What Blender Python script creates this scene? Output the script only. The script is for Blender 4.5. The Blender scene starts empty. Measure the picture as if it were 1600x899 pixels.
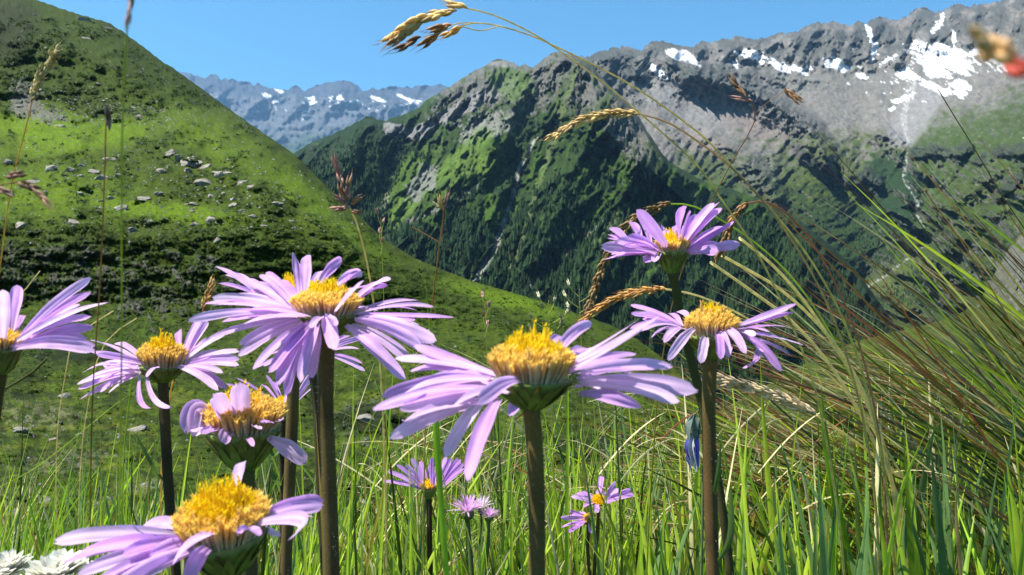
import bpy, math, random
import numpy as np
from mathutils import Vector

C = bpy.context.scene.collection
sc = bpy.context.scene
random.seed(7)
RNG = np.random.default_rng(11)
R = math.radians

# ------------------------------------------------------------------ camera, sky, sun, exposure
F = 1232.0                       # focal length in photo pixels (1600 wide)
cam_d = bpy.data.cameras.new('camera')
cam = bpy.data.objects.new('camera', cam_d)
C.objects.link(cam)
cam.location = (0, 0, 0)
cam.rotation_euler = (R(90), 0, 0)
cam_d.sensor_width = 36.0
cam_d.lens = 36.0 * F / 1600.0
cam_d.clip_start = 0.01
cam_d.clip_end = 60000.0
cam_d.dof.use_dof = True
cam_d.dof.focus_distance = 0.50
cam_d.dof.aperture_fstop = 66.0
sc.camera = cam

SUN_EL, SUN_AZ = R(60), R(-100)   # azimuth measured from straight ahead (+Y), negative = left
world = bpy.data.worlds.new('World')
sc.world = world
world.use_nodes = True
nt = world.node_tree
bg = nt.nodes['Background']
sky = nt.nodes.new('ShaderNodeTexSky')
sky.sky_type = 'NISHITA'
sky.sun_disc = False
sky.sun_elevation = SUN_EL
sky.sun_rotation = SUN_AZ
sky.altitude = 2200.0
sky.air_density = 1.0
sky.dust_density = 1.4
sky.ozone_density = 2.2
hs = nt.nodes.new('ShaderNodeMixRGB'); hs.blend_type = 'MULTIPLY'; hs.inputs[0].default_value = 1.0
hs.inputs[2].default_value = (.47, 1.0, 1.08, 1)      # the cyan-leaning blue of this sky
nt.links.new(sky.outputs[0], hs.inputs[1]); nt.links.new(hs.outputs[0], bg.inputs[0])
bg.inputs[1].default_value = 0.074

sun_d = bpy.data.lights.new('sun', 'SUN')
sun_d.energy = 5.0
sun_d.angle = R(0.53)
sun_d.color = (1.0, 0.955, 0.88)
sun = bpy.data.objects.new('sun', sun_d)
C.objects.link(sun)
sdir = Vector((math.sin(SUN_AZ) * math.cos(SUN_EL), math.cos(SUN_AZ) * math.cos(SUN_EL), math.sin(SUN_EL)))
sun.rotation_euler = sdir.to_track_quat('Z', 'Y').to_euler()

sc.view_settings.view_transform = 'Standard'
sc.view_settings.look = 'None'
sc.view_settings.exposure = 1.35
sc.view_settings.gamma = 1.0
sc.cycles.use_denoising = True
sc.cycles.max_bounces = 6
sc.cycles.diffuse_bounces = 2
sc.cycles.volume_bounces = 0
sc.cycles.transparent_max_bounces = 4
sc.cycles.sample_clamp_indirect = 6.0


# ------------------------------------------------------------------ helpers
def W(px, py, Y):
    """world point seen at photo pixel (px, py) at distance Y"""
    return np.array([(px - 800.0) / F * Y, Y, -(py - 449.5) / F * Y])


def _h(ix, iy, seed):
    h = (ix.astype(np.uint32) * np.uint32(374761393) + iy.astype(np.uint32) * np.uint32(668265263) + np.uint32(seed * 974711 + 13)) & np.uint32(0xffffffff)
    h = (h ^ (h >> np.uint32(13))) * np.uint32(1274126177)
    h = h ^ (h >> np.uint32(16))
    return h.astype(np.float64) / 4294967296.0


def perlin(x, y, seed=0):
    x = np.asarray(x, float); y = np.asarray(y, float)
    x0 = np.floor(x).astype(np.int64); y0 = np.floor(y).astype(np.int64)
    fx = x - x0; fy = y - y0
    u = fx * fx * fx * (fx * (fx * 6 - 15) + 10); v = fy * fy * fy * (fy * (fy * 6 - 15) + 10)
    def g(ax, ay, dx, dy):
        a = _h(ax, ay, seed) * 6.2831853
        return np.cos(a) * dx + np.sin(a) * dy
    n00 = g(x0, y0, fx, fy); n10 = g(x0 + 1, y0, fx - 1, fy)
    n01 = g(x0, y0 + 1, fx, fy - 1); n11 = g(x0 + 1, y0 + 1, fx - 1, fy - 1)
    return 1.5 * ((n00 * (1 - u) + n10 * u) * (1 - v) + (n01 * (1 - u) + n11 * u) * v)


def fbm(x, y, o=4, seed=0, gain=0.5):
    s = 0; a = 1; t = 0
    for i in range(o):
        s = s + a * perlin(x * 2 ** i, y * 2 ** i, seed + i * 17); t += a; a *= gain
    return s / t


def ridged(x, y, o=4, seed=0, gain=0.5):
    s = 0; a = 1; t = 0
    for i in range(o):
        s = s + a * (1 - 2 * np.abs(perlin(x * 2 ** i, y * 2 ** i, seed + i * 17))); t += a; a *= gain
    return s / t


def sm(a, b, x):
    t = np.clip((x - a) / (b - a), 0, 1)
    return t * t * (3 - 2 * t)


def mixc(a, b, m):
    return a * (1 - m[..., None]) + np.asarray(b, float) * m[..., None]


def dline(px, py, pts):
    """distance in pixels to a polyline, and signed side"""
    d = np.full(px.shape, 1e9); s = np.zeros(px.shape); tt = np.zeros(px.shape); n = len(pts) - 1
    for i in range(n):
        ax, ay = pts[i]; bx, by = pts[i + 1]
        vx, vy = bx - ax, by - ay
        t = np.clip(((px - ax) * vx + (py - ay) * vy) / (vx * vx + vy * vy), 0, 1)
        dd = np.hypot(px - ax - t * vx, py - ay - t * vy)
        m = dd < d
        d = np.where(m, dd, d)
        s = np.where(m, np.sign((px - ax) * vy - (py - ay) * vx), s)
        tt = np.where(m, (i + t) / n, tt)
    return d, s, tt


def blob(px, py, cx, cy, rx, ry, rot=0, soft=0.5):
    c, s = math.cos(R(rot)), math.sin(R(rot))
    dx, dy = px - cx, py - cy
    q = np.hypot((dx * c + dy * s) / rx, (-dx * s + dy * c) / ry)
    return 1 - sm(1 - soft, 1 + soft, q)


def make_mesh(name, V, faces, mats, col=None, uv=None, fmat=None, smooth=True):
    me = bpy.data.meshes.new(name)
    V = np.asarray(V, np.float32)
    me.vertices.add(len(V)); me.vertices.foreach_set('co', V.ravel())
    arrs = [np.asarray(f, np.int32) for f in (faces if isinstance(faces, list) else [faces]) if len(f)]
    tot = np.concatenate([np.full(len(a), a.shape[1], np.int32) for a in arrs])
    idx = np.concatenate([a.ravel() for a in arrs])
    me.loops.add(len(idx)); me.loops.foreach_set('vertex_index', idx)
    me.polygons.add(len(tot))
    me.polygons.foreach_set('loop_start', np.concatenate([[0], np.cumsum(tot)[:-1]]).astype(np.int32))
    me.polygons.foreach_set('loop_total', tot)
    me.polygons.foreach_set('use_smooth', np.full(len(tot), smooth))
    for m in (mats if isinstance(mats, (list, tuple)) else [mats]):
        me.materials.append(m)
    if fmat is not None:
        me.polygons.foreach_set('material_index', np.asarray(fmat, np.int32))
    if col is not None:
        a = me.color_attributes.new('Col', 'FLOAT_COLOR', 'POINT')
        c4 = np.ones((len(V), 4), np.float32); c4[:, :3] = np.clip(col, 0, 1)
        a.data.foreach_set('color', c4.ravel())
    if uv is not None:
        l = me.uv_layers.new(name='UVMap')
        l.data.foreach_set('uv', np.asarray(uv, np.float32)[idx].ravel())
    me.update(calc_edges=True)
    return me


def link(name, me, parent=None, kind=None, label=None, cat=None, group=None):
    o = bpy.data.objects.new(name, me); C.objects.link(o)
    if parent is not None: o.parent = parent
    if kind: o['kind'] = kind
    if label: o['label'] = label
    if cat: o['category'] = cat
    if group: o['group'] = group
    return o


def thing(name, loc, label, cat, group=None):
    o = link(name, None, label=label, cat=cat, group=group)
    o.location = tuple(float(v) for v in loc)
    return o


class MB:
    """collects tubes and ribbons into one mesh"""
    def __init__(s): s.v = []; s.q = []; s.c = []; s.uv = []; s.n = 0
    def grid(s, P, col, uv=None, closed=False):
        a, b = P.shape[:2]
        i = np.arange(a * b).reshape(a, b) + s.n
        if closed: i = np.concatenate([i, i[:, :1]], 1)
        q = np.stack([i[:-1, :-1], i[1:, :-1], i[1:, 1:], i[:-1, 1:]], -1).reshape(-1, 4)
        s.v.append(P.reshape(-1, 3)); s.q.append(q)
        col = np.broadcast_to(np.asarray(col, float), (a, b, 3)) if np.ndim(col) != 2 else np.broadcast_to(np.asarray(col)[:, None, :], (a, b, 3))
        s.c.append(col.reshape(-1, 3))
        if uv is None:
            u, w = np.meshgrid(np.linspace(0, 1, a), np.linspace(0, 1, b), indexing='ij'); uv = np.stack([u, w], -1)
        s.uv.append(uv.reshape(-1, 2)); s.n += a * b
    def tube(s, P, r, col, k=6):
        P = np.asarray(P, float); r = np.broadcast_to(np.asarray(r, float), (len(P),))
        T = np.gradient(P, axis=0); T /= np.linalg.norm(T, axis=1)[:, None] + 1e-12
        ref = np.array([0.31, 0.9, 0.3]); N = np.cross(T, ref); N /= np.linalg.norm(N, axis=1)[:, None] + 1e-12
        B = np.cross(T, N)
        a = np.linspace(0, 2 * np.pi, k, endpoint=False)
        ring = N[:, None, :] * np.cos(a)[None, :, None] + B[:, None, :] * np.sin(a)[None, :, None]
        s.grid(P[:, None, :] + ring * r[:, None, None], col, closed=True)
    def ribbon(s, P, w, side, col, fold=0.25):
        P = np.asarray(P, float); w = np.asarray(w, float)
        T = np.gradient(P, axis=0); side = side / (np.linalg.norm(side, axis=-1, keepdims=True) + 1e-12)
        side = np.broadcast_to(side, P.shape)
        Nn = np.cross(T, side); Nn /= np.linalg.norm(Nn, axis=1)[:, None] + 1e-12
        L = P - side * w[:, None] * .5; Rr = P + side * w[:, None] * .5; M = P - Nn * w[:, None] * fold
        s.grid(np.stack([L, M, Rr], 1), col)
    def mesh(s, name, mat, off=None):
        V = np.concatenate(s.v)
        if off is not None: V = V - np.asarray(off)
        return make_mesh(name, V, np.concatenate(s.q), mat, np.concatenate(s.c), np.concatenate(s.uv))


def catmull(P, n):
    """smooth curve through P (chord-length knots, so it never overshoots); samples spread evenly along it"""
    P = np.asarray(P, float)
    if len(P) == 2: return P[0] + (P[1] - P[0]) * np.linspace(0, 1, n)[:, None]
    k = np.concatenate([[0], np.cumsum(np.linalg.norm(np.diff(P, axis=0), axis=1) + 1e-9)])
    m = np.zeros_like(P)
    h = np.diff(k)[:, None]; d = np.diff(P, axis=0) / h
    m[1:-1] = (d[:-1] * h[1:] + d[1:] * h[:-1]) / (h[1:] + h[:-1]); m[0] = d[0]; m[-1] = d[-1]
    t = np.linspace(0, k[-1] * (1 - 1e-9), n); i = np.clip(np.searchsorted(k, t, side='right') - 1, 0, len(P) - 2)
    hh = h[i]; u = ((t - k[i]) / hh[:, 0])[:, None]
    return (2 * u ** 3 - 3 * u ** 2 + 1) * P[i] + (u ** 3 - 2 * u ** 2 + u) * hh * m[i] + (-2 * u ** 3 + 3 * u ** 2) * P[i + 1] + (u ** 3 - u ** 2) * hh * m[i + 1]


# ------------------------------------------------------------------ materials
def new_mat(name):
    m = bpy.data.materials.new(name); m.use_nodes = True
    return m, m.node_tree, m.node_tree.nodes, m.node_tree.links


def terrain_mat(name, scale, bump=0.5, bdist=1.0, var=0.5):
    m, t, N, L = new_mat(name)
    b = N['Principled BSDF']; b.inputs['Roughness'].default_value = 0.95; b.inputs['Specular IOR Level'].default_value = 0.1
    ca = N.new('ShaderNodeVertexColor'); ca.layer_name = 'Col'
    tc = N.new('ShaderNodeTexCoord')
    n1 = N.new('ShaderNodeTexNoise'); n1.inputs['Scale'].default_value = scale; n1.inputs['Detail'].default_value = 5; n1.inputs['Roughness'].default_value = .7
    L.new(tc.outputs['Object'], n1.inputs['Vector'])
    mr = N.new('ShaderNodeMapRange'); mr.inputs[1].default_value = .3; mr.inputs[2].default_value = .7
    mr.inputs[3].default_value = 1 - var; mr.inputs[4].default_value = 1 + var
    L.new(n1.outputs[0], mr.inputs[0])
    mx = N.new('ShaderNodeVectorMath'); mx.operation = 'SCALE'
    L.new(ca.outputs[0], mx.inputs[0]); L.new(mr.outputs[0], mx.inputs['Scale'])
    L.new(mx.outputs[0], b.inputs['Base Color'])
    bp = N.new('ShaderNodeBump'); bp.inputs['Strength'].default_value = bump; bp.inputs['Distance'].default_value = bdist
    L.new(n1.outputs[0], bp.inputs['Height']); L.new(bp.outputs[0], b.inputs['Normal'])
    return m


def leaf_mat(name, transl=0.35, rough=0.45, spec=0.3, streak=0.0, gain=1.0, nscale=400):
    m, t, N, L = new_mat(name)
    b = N['Principled BSDF']; b.inputs['Roughness'].default_value = rough; b.inputs['Specular IOR Level'].default_value = spec
    out = N['Material Output']
    ca = N.new('ShaderNodeVertexColor'); ca.layer_name = 'Col'
    col = ca.outputs[0]
    tc = N.new('ShaderNodeTexCoord')
    no = N.new('ShaderNodeTexNoise'); no.inputs['Scale'].default_value = nscale; no.inputs['Detail'].default_value = 3
    L.new(tc.outputs['Object'], no.inputs['Vector'])
    mr = N.new('ShaderNodeMapRange'); mr.inputs[1].default_value = .3; mr.inputs[2].default_value = .7
    mr.inputs[3].default_value = .8; mr.inputs[4].default_value = 1.2
    L.new(no.outputs[0], mr.inputs[0])
    fac = mr.outputs[0]
    if streak:
        mp = N.new('ShaderNodeMapping'); mp.inputs['Scale'].default_value = (1.5, 14, 1)
        L.new(tc.outputs['UV'], mp.inputs[0])
        n2 = N.new('ShaderNodeTexNoise'); n2.inputs['Scale'].default_value = 1.0; n2.inputs['Detail'].default_value = 2
        L.new(mp.outputs[0], n2.inputs['Vector'])
        m2 = N.new('ShaderNodeMapRange'); m2.inputs[1].default_value = .3; m2.inputs[2].default_value = .7
        m2.inputs[3].default_value = 1 - streak; m2.inputs[4].default_value = 1 + streak * .6
        L.new(n2.outputs[0], m2.inputs[0])
        mu = N.new('ShaderNodeMath'); mu.operation = 'MULTIPLY'
        L.new(fac, mu.inputs[0]); L.new(m2.outputs[0], mu.inputs[1]); fac = mu.outputs[0]
    mx = N.new('ShaderNodeVectorMath'); mx.operation = 'SCALE'
    L.new(col, mx.inputs[0]); L.new(fac, mx.inputs['Scale'])
    L.new(mx.outputs[0], b.inputs['Base Color'])
    if transl:
        tr = N.new('ShaderNodeBsdfTranslucent'); L.new(mx.outputs[0], tr.inputs['Color'])
        mi = N.new('ShaderNodeMixShader'); mi.inputs[0].default_value = transl
        L.new(b.outputs[0], mi.inputs[1]); L.new(tr.outputs[0], mi.inputs[2]); L.new(mi.outputs[0], out.inputs['Surface'])
    return m


M_hill = terrain_mat('hillside_turf', 1.3, .9, .55, .6)
M_ground = terrain_mat('meadow_soil', 14, .8, .02, .5)
M_mount = terrain_mat('mountain_slope', 0.09, .7, 5, .4)
M_massif = terrain_mat('rock_massif', 0.05, .7, 9, .22)
M_far = terrain_mat('far_range', 0.004, .5, 60, .25)
M_rock = terrain_mat('grey_rock', 3.0, .7, .15, .45)
M_tree = leaf_mat('conifer_needles', 0.1, .8, .1, nscale=.3)
M_petal = leaf_mat('lilac_petal', 0.52, .5, .25, streak=.16, nscale=150)
M_disc = leaf_mat('disc_floret', 0.45, .55, .25, nscale=900)
M_green = leaf_mat('green_bract', 0.15, .6, .25, nscale=700)
M_stem = leaf_mat('hairy_stem', 0.0, .75, .2, nscale=1800)
M_grass = leaf_mat('grass_blade', 0.45, .38, .5, streak=.12, nscale=60)
M_dry = leaf_mat('dry_straw', 0.5, .5, .4, streak=.15, nscale=300)
M_spike = leaf_mat('grass_spikelet', 0.3, .5, .3, streak=.3, nscale=500)


# ------------------------------------------------------------------ terrain sheets
class Sheet:
    """a slope: every grid node has its own distance; crest is followed by a back slope"""
    def __init__(s, px, crest, base, ny, power=1.0):
        s.px1 = px; s.cr = crest
        t = np.linspace(0, 1, ny) ** power
        s.PX = np.repeat(px[None, :], ny, 0)
        s.PY = crest[None, :] + (base - crest)[None, :] * t[:, None]
        k = np.exp(-(np.arange(-24, 25) / 10.0) ** 2); k /= k.sum()
        crs = np.convolve(np.pad(crest, 24, mode='edge'), k, mode='valid')     # the large line of the crest
        s.T = np.clip((s.PY - crs[None, :]) / (base - crs)[None, :], 0, 1)
        s.Q = s.PY - crs[None, :]
    def finish(s, name, D, col, mat, back=0.3, drop=0.8, nb=10, tone=.86, grain=.30):
        s.D = D
        gv = 1 + grain * fbm(s.PX / 3.1, s.PY / 2.6, 2, 201) + .28 * fbm(s.PX / 9, s.PY / 6, 3, 202)
        col = col * np.clip(gv, .4, 1.8)[..., None] * tone
        V = np.stack([(s.PX - 800) / F * D, D, -(s.PY - 449.5) / F * D], -1)
        s.V = V
        top = V[0]; ctop = col[0]
        rows = []; cols = []
        for k in range(nb, 0, -1):
            d = back * D[0] * (k / nb) ** 1.3
            P = top.copy(); dirn = np.stack([top[:, 0] / D[0], np.ones(len(top))], -1)
            P[:, 0] += dirn[:, 0] * d; P[:, 1] += d
            P[:, 2] -= d * drop + 0.02 * D[0] * fbm(s.px1 / 60, np.full(len(top), k * .7), 3, 91) * k / nb
            rows.append(P); cols.append(ctop)
        V = np.concatenate([np.array(rows), V], 0); col = np.concatenate([np.array(cols), col], 0)
        a, b = V.shape[:2]
        i = np.arange(a * b).reshape(a, b)
        q = np.stack([i[:-1, :-1], i[1:, :-1], i[1:, 1:], i[:-1, 1:]], -1).reshape(-1, 4)
        return link(name, make_mesh(name, V.reshape(-1, 3), q, mat, col.reshape(-1, 3)), kind='structure')
    def up(s, D):
        """steepness: 1 = vertical, 0 = flat (from the face normals)"""
        V = np.stack([(s.PX - 800) / F * D, D, -(s.PY - 449.5) / F * D], -1)
        n = np.cross(np.gradient(V, axis=1), np.gradient(V, axis=0))
        n /= np.linalg.norm(n, axis=-1, keepdims=True) + 1e-9
        return 1 - np.abs(n[..., 2])
    def at(s, px, py):
        j = int(np.clip(np.searchsorted(s.px1, px), 0, len(s.px1) - 1))
        i = int(np.argmin(np.abs(s.PY[:, j] - py)))
        return s.V[i, j]


def prof(x, pts):
    p = np.array(pts, float)
    return np.interp(x, p[:, 0], p[:, 1])


ROCK = np.array([.150, .142, .126]); PALE = np.array([.24, .23, .21]); DARKROCK = np.array([.065, .067, .07])
GRASS = np.array([.085, .145, .022]); BRIGHT = np.array([.125, .215, .02]); SHRUB = np.array([.03, .05, .012]); FOREST = np.array([.012, .027, .009])
SNOW = np.array([.62, .64, .67])

# valley floor / ground sheet reaching the horizon
g = 40
xs = np.linspace(-31500, 31500, g); ys = np.linspace(-31500, 31500, g)
X, Y = np.meshgrid(xs, ys, indexing='ij')
Zg = -420 + 25 * fbm(X / 3000, Y / 3000, 3, 5)
i = np.arange(g * g).reshape(g, g)
q = np.stack([i[:-1, :-1], i[1:, :-1], i[1:, 1:], i[:-1, 1:]], -1).reshape(-1, 4)
link('ground', make_mesh('ground', np.stack([X, Y, Zg], -1).reshape(-1, 3), q, M_mount, np.tile([.06, .085, .03], (g * g, 1))), kind='structure')

# --- far hazy range
px = np.arange(-420, 1300, 2.2)
cr = prof(px, [(-420, 118), (-200, 108), (0, 122), (200, 126), (285, 113), (300, 118), (320, 123), (335, 119), (345, 121), (370, 128), (400, 132), (430, 139), (446, 142), (456, 137), (463, 135), (472, 141), (480, 143), (495, 134), (515, 128), (545, 129), (560, 136), (568, 141), (590, 140), (605, 138), (616, 135), (640, 138), (665, 134), (690, 135), (720, 141), (800, 130), (900, 120), (1000, 130), (1300, 110)])
cr = cr + 7.5 * fbm(px / 17, px * 0, 4, 3, .6) + 5 * np.abs(perlin(px / 13, px * 0, 4)) - 2
S = Sheet(px, cr, np.full(len(px), 330.0), 90)
d0 = 1 / (1 / 23000 + (1 / 14000 - 1 / 23000) * S.T)
warp = 8 * fbm(S.PX / 40, S.PY / 40, 3, 8)
rel = .040 * ridged((S.PX + S.Q * .6 + warp * 2) / 60, (S.PY + warp) / 40, 5, 21) + .014 * ridged(S.PX / 11, S.PY / 22, 3, 22)
band = np.exp(-((S.Q - 24) / 18) ** 2)
rel = rel + .035 * band
D = d0 * (1 - rel)
st = S.up(D)
n = fbm(S.PX / 26, S.PY / 16, 4, 31); n2 = fbm(S.PX / 8, S.PY / 6, 3, 32)
c = np.tile(np.array([.088, .092, .098]), S.PX.shape + (1,))
c = mixc(c, [.045, .05, .06], sm(-.1, .2, n + .7 * n2 - (S.Q - 26) / 26) * .95)
c = mixc(c, [.04, .065, .03], sm(62, 100, S.Q + 22 * n + 10 * n2))
c = mixc(c, [.022, .05, .02], sm(100, 125, S.Q + 22 * n))
snow = sm(.28, .36, fbm(S.PX / 15, (S.PY + .25 * S.PX) / 5.5, 3, 41) - .012 * np.abs(S.Q - 32))
snow = snow * sm(380, 470, S.PX + 60 * n) * 1.0
for bx, by, rx, ry in ((418, 150, 8, 5), (437, 142, 9, 4), (487, 158, 7, 9), (340, 152, 5, 4), (630, 152, 16, 3), (590, 155, 18, 4), (645, 158, 14, 5), (530, 153, 10, 5), (560, 160, 10, 3)):
    snow = np.maximum(snow, sm(.5, .8, blob(S.PX + 4 * n2, S.PY + 3 * n2, bx, by, rx * .8, ry * .8, 20) + .7 * n2))
c = mixc(c, SNOW, snow)
S.finish('far_mountains', D, c, M_far)

# --- right rocky massif with snow
px = np.concatenate([np.arange(820, 1615, 1.9), np.arange(1615, 2500, 7.0)])
cr = prof(px, [(820, 130), (880, 96), (905, 90), (925, 87), (955, 77), (975, 72), (990, 79), (1003, 79), (1013, 69), (1022, 66), (1040, 68), (1060, 73), (1082, 75), (1094, 67), (1105, 68), (1130, 64), (1145, 60), (1155, 57), (1170, 61), (1178, 64), (1200, 60), (1215, 54), (1222, 53), (1245, 51), (1262, 42), (1280, 36), (1300, 36), (1318, 39), (1330, 41), (1342, 34), (1352, 38), (1362, 33), (1374, 27), (1385, 31), (1400, 33), (1415, 28), (1428, 16), (1437, 12), (1448, 16), (1460, 20), (1475, 17), (1490, 9), (1503, 10), (1520, 10), (1550, 6), (1575, -1), (1600, -8), (1700, -40), (1850, -50), (2100, 0), (2500, 80)])
cr = cr + 7.0 * fbm(px / 16, px * 0, 5, 13, .68) + 5.0 * np.abs(perlin(px / 9, px * 0, 14)) + 3 * np.abs(perlin(px / 4.2, px * 0, 15)) - 3
S3 = S = Sheet(px, cr, np.full(len(px), 600.0), 300)
PX, PY = S.PX, S.PY
dc = prof(px, [(820, 4300), (1000, 5000), (1300, 5600), (1450, 6000), (1600, 5000), (1800, 3600), (2500, 2500)])
db = prof(px, [(820, 1900), (1350, 1750), (1600, 900), (1800, 700), (2500, 600)])
d0 = 1 / (1 / dc + (1 / db - 1 / dc)[None, :] * S.T ** 1.05)
w1 = 26 * fbm(PX / 90, PY / 90, 3, 51); w2 = 9 * fbm(PX / 25, PY / 25, 4, 52, .6)
ribs = ridged((PX + w1 * .9 + w2 + .55 * S.Q) / 40, (PY + w1 * .6) / 62, 6, 53, .6)            # leaning ribs of the headwall
ribs2 = ridged((PX - .45 * S.Q + w2 * 1.4) / 13, (PY + w2 * 1.2) / 22, 4, 58, .6)
blk = ridged((PX + w1 + .4 * PY) / 70, (PY + w1 - .15 * PX) / 40, 6, 54, .58)
gr = fbm(PX / 5, PY / 4, 3, 56)
lowdiag = ridged(((PX - 1420) * .8 + (PY - 300) * .9 + w1) / 40, ((PY - 300) * .8 - (PX - 1420) * .5) / 130, 5, 55, .58)
lowdiag2 = ridged((-(PX - 1420) * .55 + (PY - 300) * .95 + w1 * .7 + w2 * .5) / 40, ((PX - 1420) * .9 + (PY - 300) * .5) / 190, 5, 57, .55)
wall = 1 - sm(45, 105, S.Q + w2 + .25 * w1)
bowl = np.maximum(blob(PX, PY, 1340, 150, 150, 50, 5, .6), blob(PX, PY, 1430, 175, 60, 40, 0, .6))
bowl = np.maximum(bowl, blob(PX, PY, 1150, 215, 80, 30, 25, .6))
rightside = sm(1395, 1440, PX + .15 * (PY - 200))
rel = wall * (.040 * ribs + .012 * ribs2 + .022 * blk) + (1 - wall) * (1 - .65 * bowl) * (.017 * blk + .005 * ribs2) * (1 - .6 * rightside) + .0035 * gr
rel = rel + (1 - wall) * ((1 - rightside) * .028 * lowdiag * sm(150, 260, PY) + rightside * .095 * lowdiag2 * sm(180, 300, PY))
def ridge(px, py, pts, amp, wl, wr, pw=1.2):
    d, s, _ = dline(px, py, pts)
    w = np.where(s > 0, wl, wr)
    return amp * np.clip(1 - d / w, 0, 1) ** pw
rel = rel + .0 * PX
rel = rel + ridge(PX + w2 * .6, PY + w2 * .6, [(1085, 118), (1165, 140), (1215, 165), (1262, 200), (1290, 240)], .08, 26, 40) * (1 + .35 * ribs2)
BUT = np.maximum.reduce([blob(PX + w2, PY + w2, 1190, 160, 75, 26, 28, .5), blob(PX + w2, PY + w2, 1250, 200, 45, 26, 40, .5), blob(PX + w2, PY + w2, 1190, 270, 30, 34, 30, .5), blob(PX + w2, PY + w2, 1305, 250, 40, 22, 25, .5), blob(PX + w2, PY, 1398, 228, 28, 18, 30, .5), blob(PX, PY + w2, 960, 100, 60, 24, 5, .5), blob(PX, PY + w2, 1110, 118, 90, 20, 8, .5)])
rel = rel + ridge(PX, PY, [(1110, 215), (1165, 245), (1195, 275), (1215, 310)], .05, 20, 36)
rel = rel + ridge(PX, PY, [(1260, 225), (1320, 262), (1345, 285)], .045, 14, 30)
rel = rel + ridge(PX, PY, [(1370, 205), (1400, 222), (1432, 250)], .04, 16, 26)
rel = rel + ridge(PX, PY, [(1040, 98), (1100, 108), (1200, 120), (1300, 128), (1370, 150)], .03, 14, 30)
rel = rel + ridge(PX, PY, [(1480, 330), (1560, 270), (1640, 210)], .05, 30, 40)
rel = rel + ridge(PX, PY, [(1440, 420), (1530, 350), (1640, 290)], .05, 34, 46)
for gp in ([(960, 74), (945, 120)], [(1013, 67), (998, 112)], [(1060, 72), (1050, 100)], [(1100, 64), (1082, 106)], [(1150, 56), (1130, 96)], [(1185, 60), (1172, 88)], [(1222, 50), (1198, 97)], [(1250, 48), (1236, 84)], [(1280, 34), (1252, 92)], [(1318, 36), (1300, 78)], [(1342, 30), (1318, 94)], [(1374, 22), (1352, 98)], [(1437, 8), (1404, 96)], [(1470, 14), (1450, 66)], [(1492, 4), (1472, 74)], [(1530, 4), (1514, 60)], [(1560, 0), (1538, 80)], [(1600, -10), (1572, 70)], [(1640, -20), (1610, 60)]):
    rel = rel + ridge(PX + w2 * .7, PY + w2 * .5, gp, .034, 15, 19, 1.0)
rel = rel + BUT * (.022 * ridged((PX + w2 + .3 * PY) / 15, (PY + w2) / 19, 4, 59, .6))
STREAM = [(1425, 130), (1415, 165), (1411, 190), (1418, 220), (1416, 250), (1412, 280), (1422, 300), (1434, 318), (1428, 332), (1440, 352), (1448, 380), (1425, 400), (1405, 415), (1385, 430), (1360, 445), (1345, 460)]
ds, _, ts = dline(PX + w2 * .6, PY, STREAM)
rel = rel - .05 * np.clip(1 - ds / 55, 0, 1) ** 1.3 * sm(150, 260, PY)
for gp in ([(1620, 262), (1560, 292), (1500, 335), (1450, 385)], [(1620, 315), (1550, 355), (1490, 410)], [(1600, 205), (1540, 225), (1470, 300)], [(1500, 180), (1486, 220), (1470, 262), (1445, 300)]):
    rel = rel - ridge(PX + w2, PY + w2, gp, .035, 20, 34)
CLF = [[(1428, 240), (1455, 234), (1486, 240), (1512, 232)], [(1528, 250), (1560, 238), (1600, 232), (1640, 226)], [(1600, 265), (1575, 290), (1560, 310)], [(1330, 282), (1352, 270), (1372, 284)], [(1255, 245), (1285, 262), (1300, 280)]]
clf = np.maximum.reduce([1 - sm(5, 13, dline(PX + w2, PY + w2 * .8, gp)[0]) for gp in CLF])
rel = rel + .022 * clf * (1 + ribs2)
rel = rel * sm(-2, 14, S.Q) * 1.0
D = d0 * (1 - rel)
st = S.up(D)
n = fbm(PX / 60, PY / 40, 5, 61); n2 = fbm(PX / 14, PY / 9, 4, 62); n3 = fbm(PX / 4, PY / 4, 3, 63)
c = np.tile(ROCK, PX.shape + (1,))
c = mixc(c, [.135, .115, .104], sm(.0, .4, n + .5 * n2) * .7)
c = mixc(c, PALE * 1.0, sm(.15, .5, n2 + .6 * n3) * .6)
c = mixc(c, DARKROCK, sm(.1, .5, -n2 - .4 * n3 - .2 * n) * .7)
# talus and slabs in the bowl
mid = fbm((PX + w2 + .5 * S.Q) / 30, (PY + w2) / 26, 4, 75, .55)
c = mixc(c, [.060, .066, .060], sm(.0, .30, mid + .4 * n2 + .25 * wall) * (.45 + .35 * wall) * (1 - bowl * .7))
c = mixc(c, [.055, .062, .055], BUT * sm(-.35, .2, n2 + .4 * n3) * .85)
c = mixc(c, [.150, .145, .125], bowl * (.5 + .5 * sm(-.2, .3, n2)) * .7 * (1 - BUT))
c = mixc(c, [.155, .133, .122], np.maximum(blob(PX + w2, PY + w2, 1175, 195, 60, 22, 25), blob(PX + w2, PY, 1105, 225, 50, 20, 30)) * .9)
c = mixc(c, [.165, .165, .165], blob(PX + w2, PY + w2, 1070, 165, 60, 28, 30) * .7)
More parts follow.
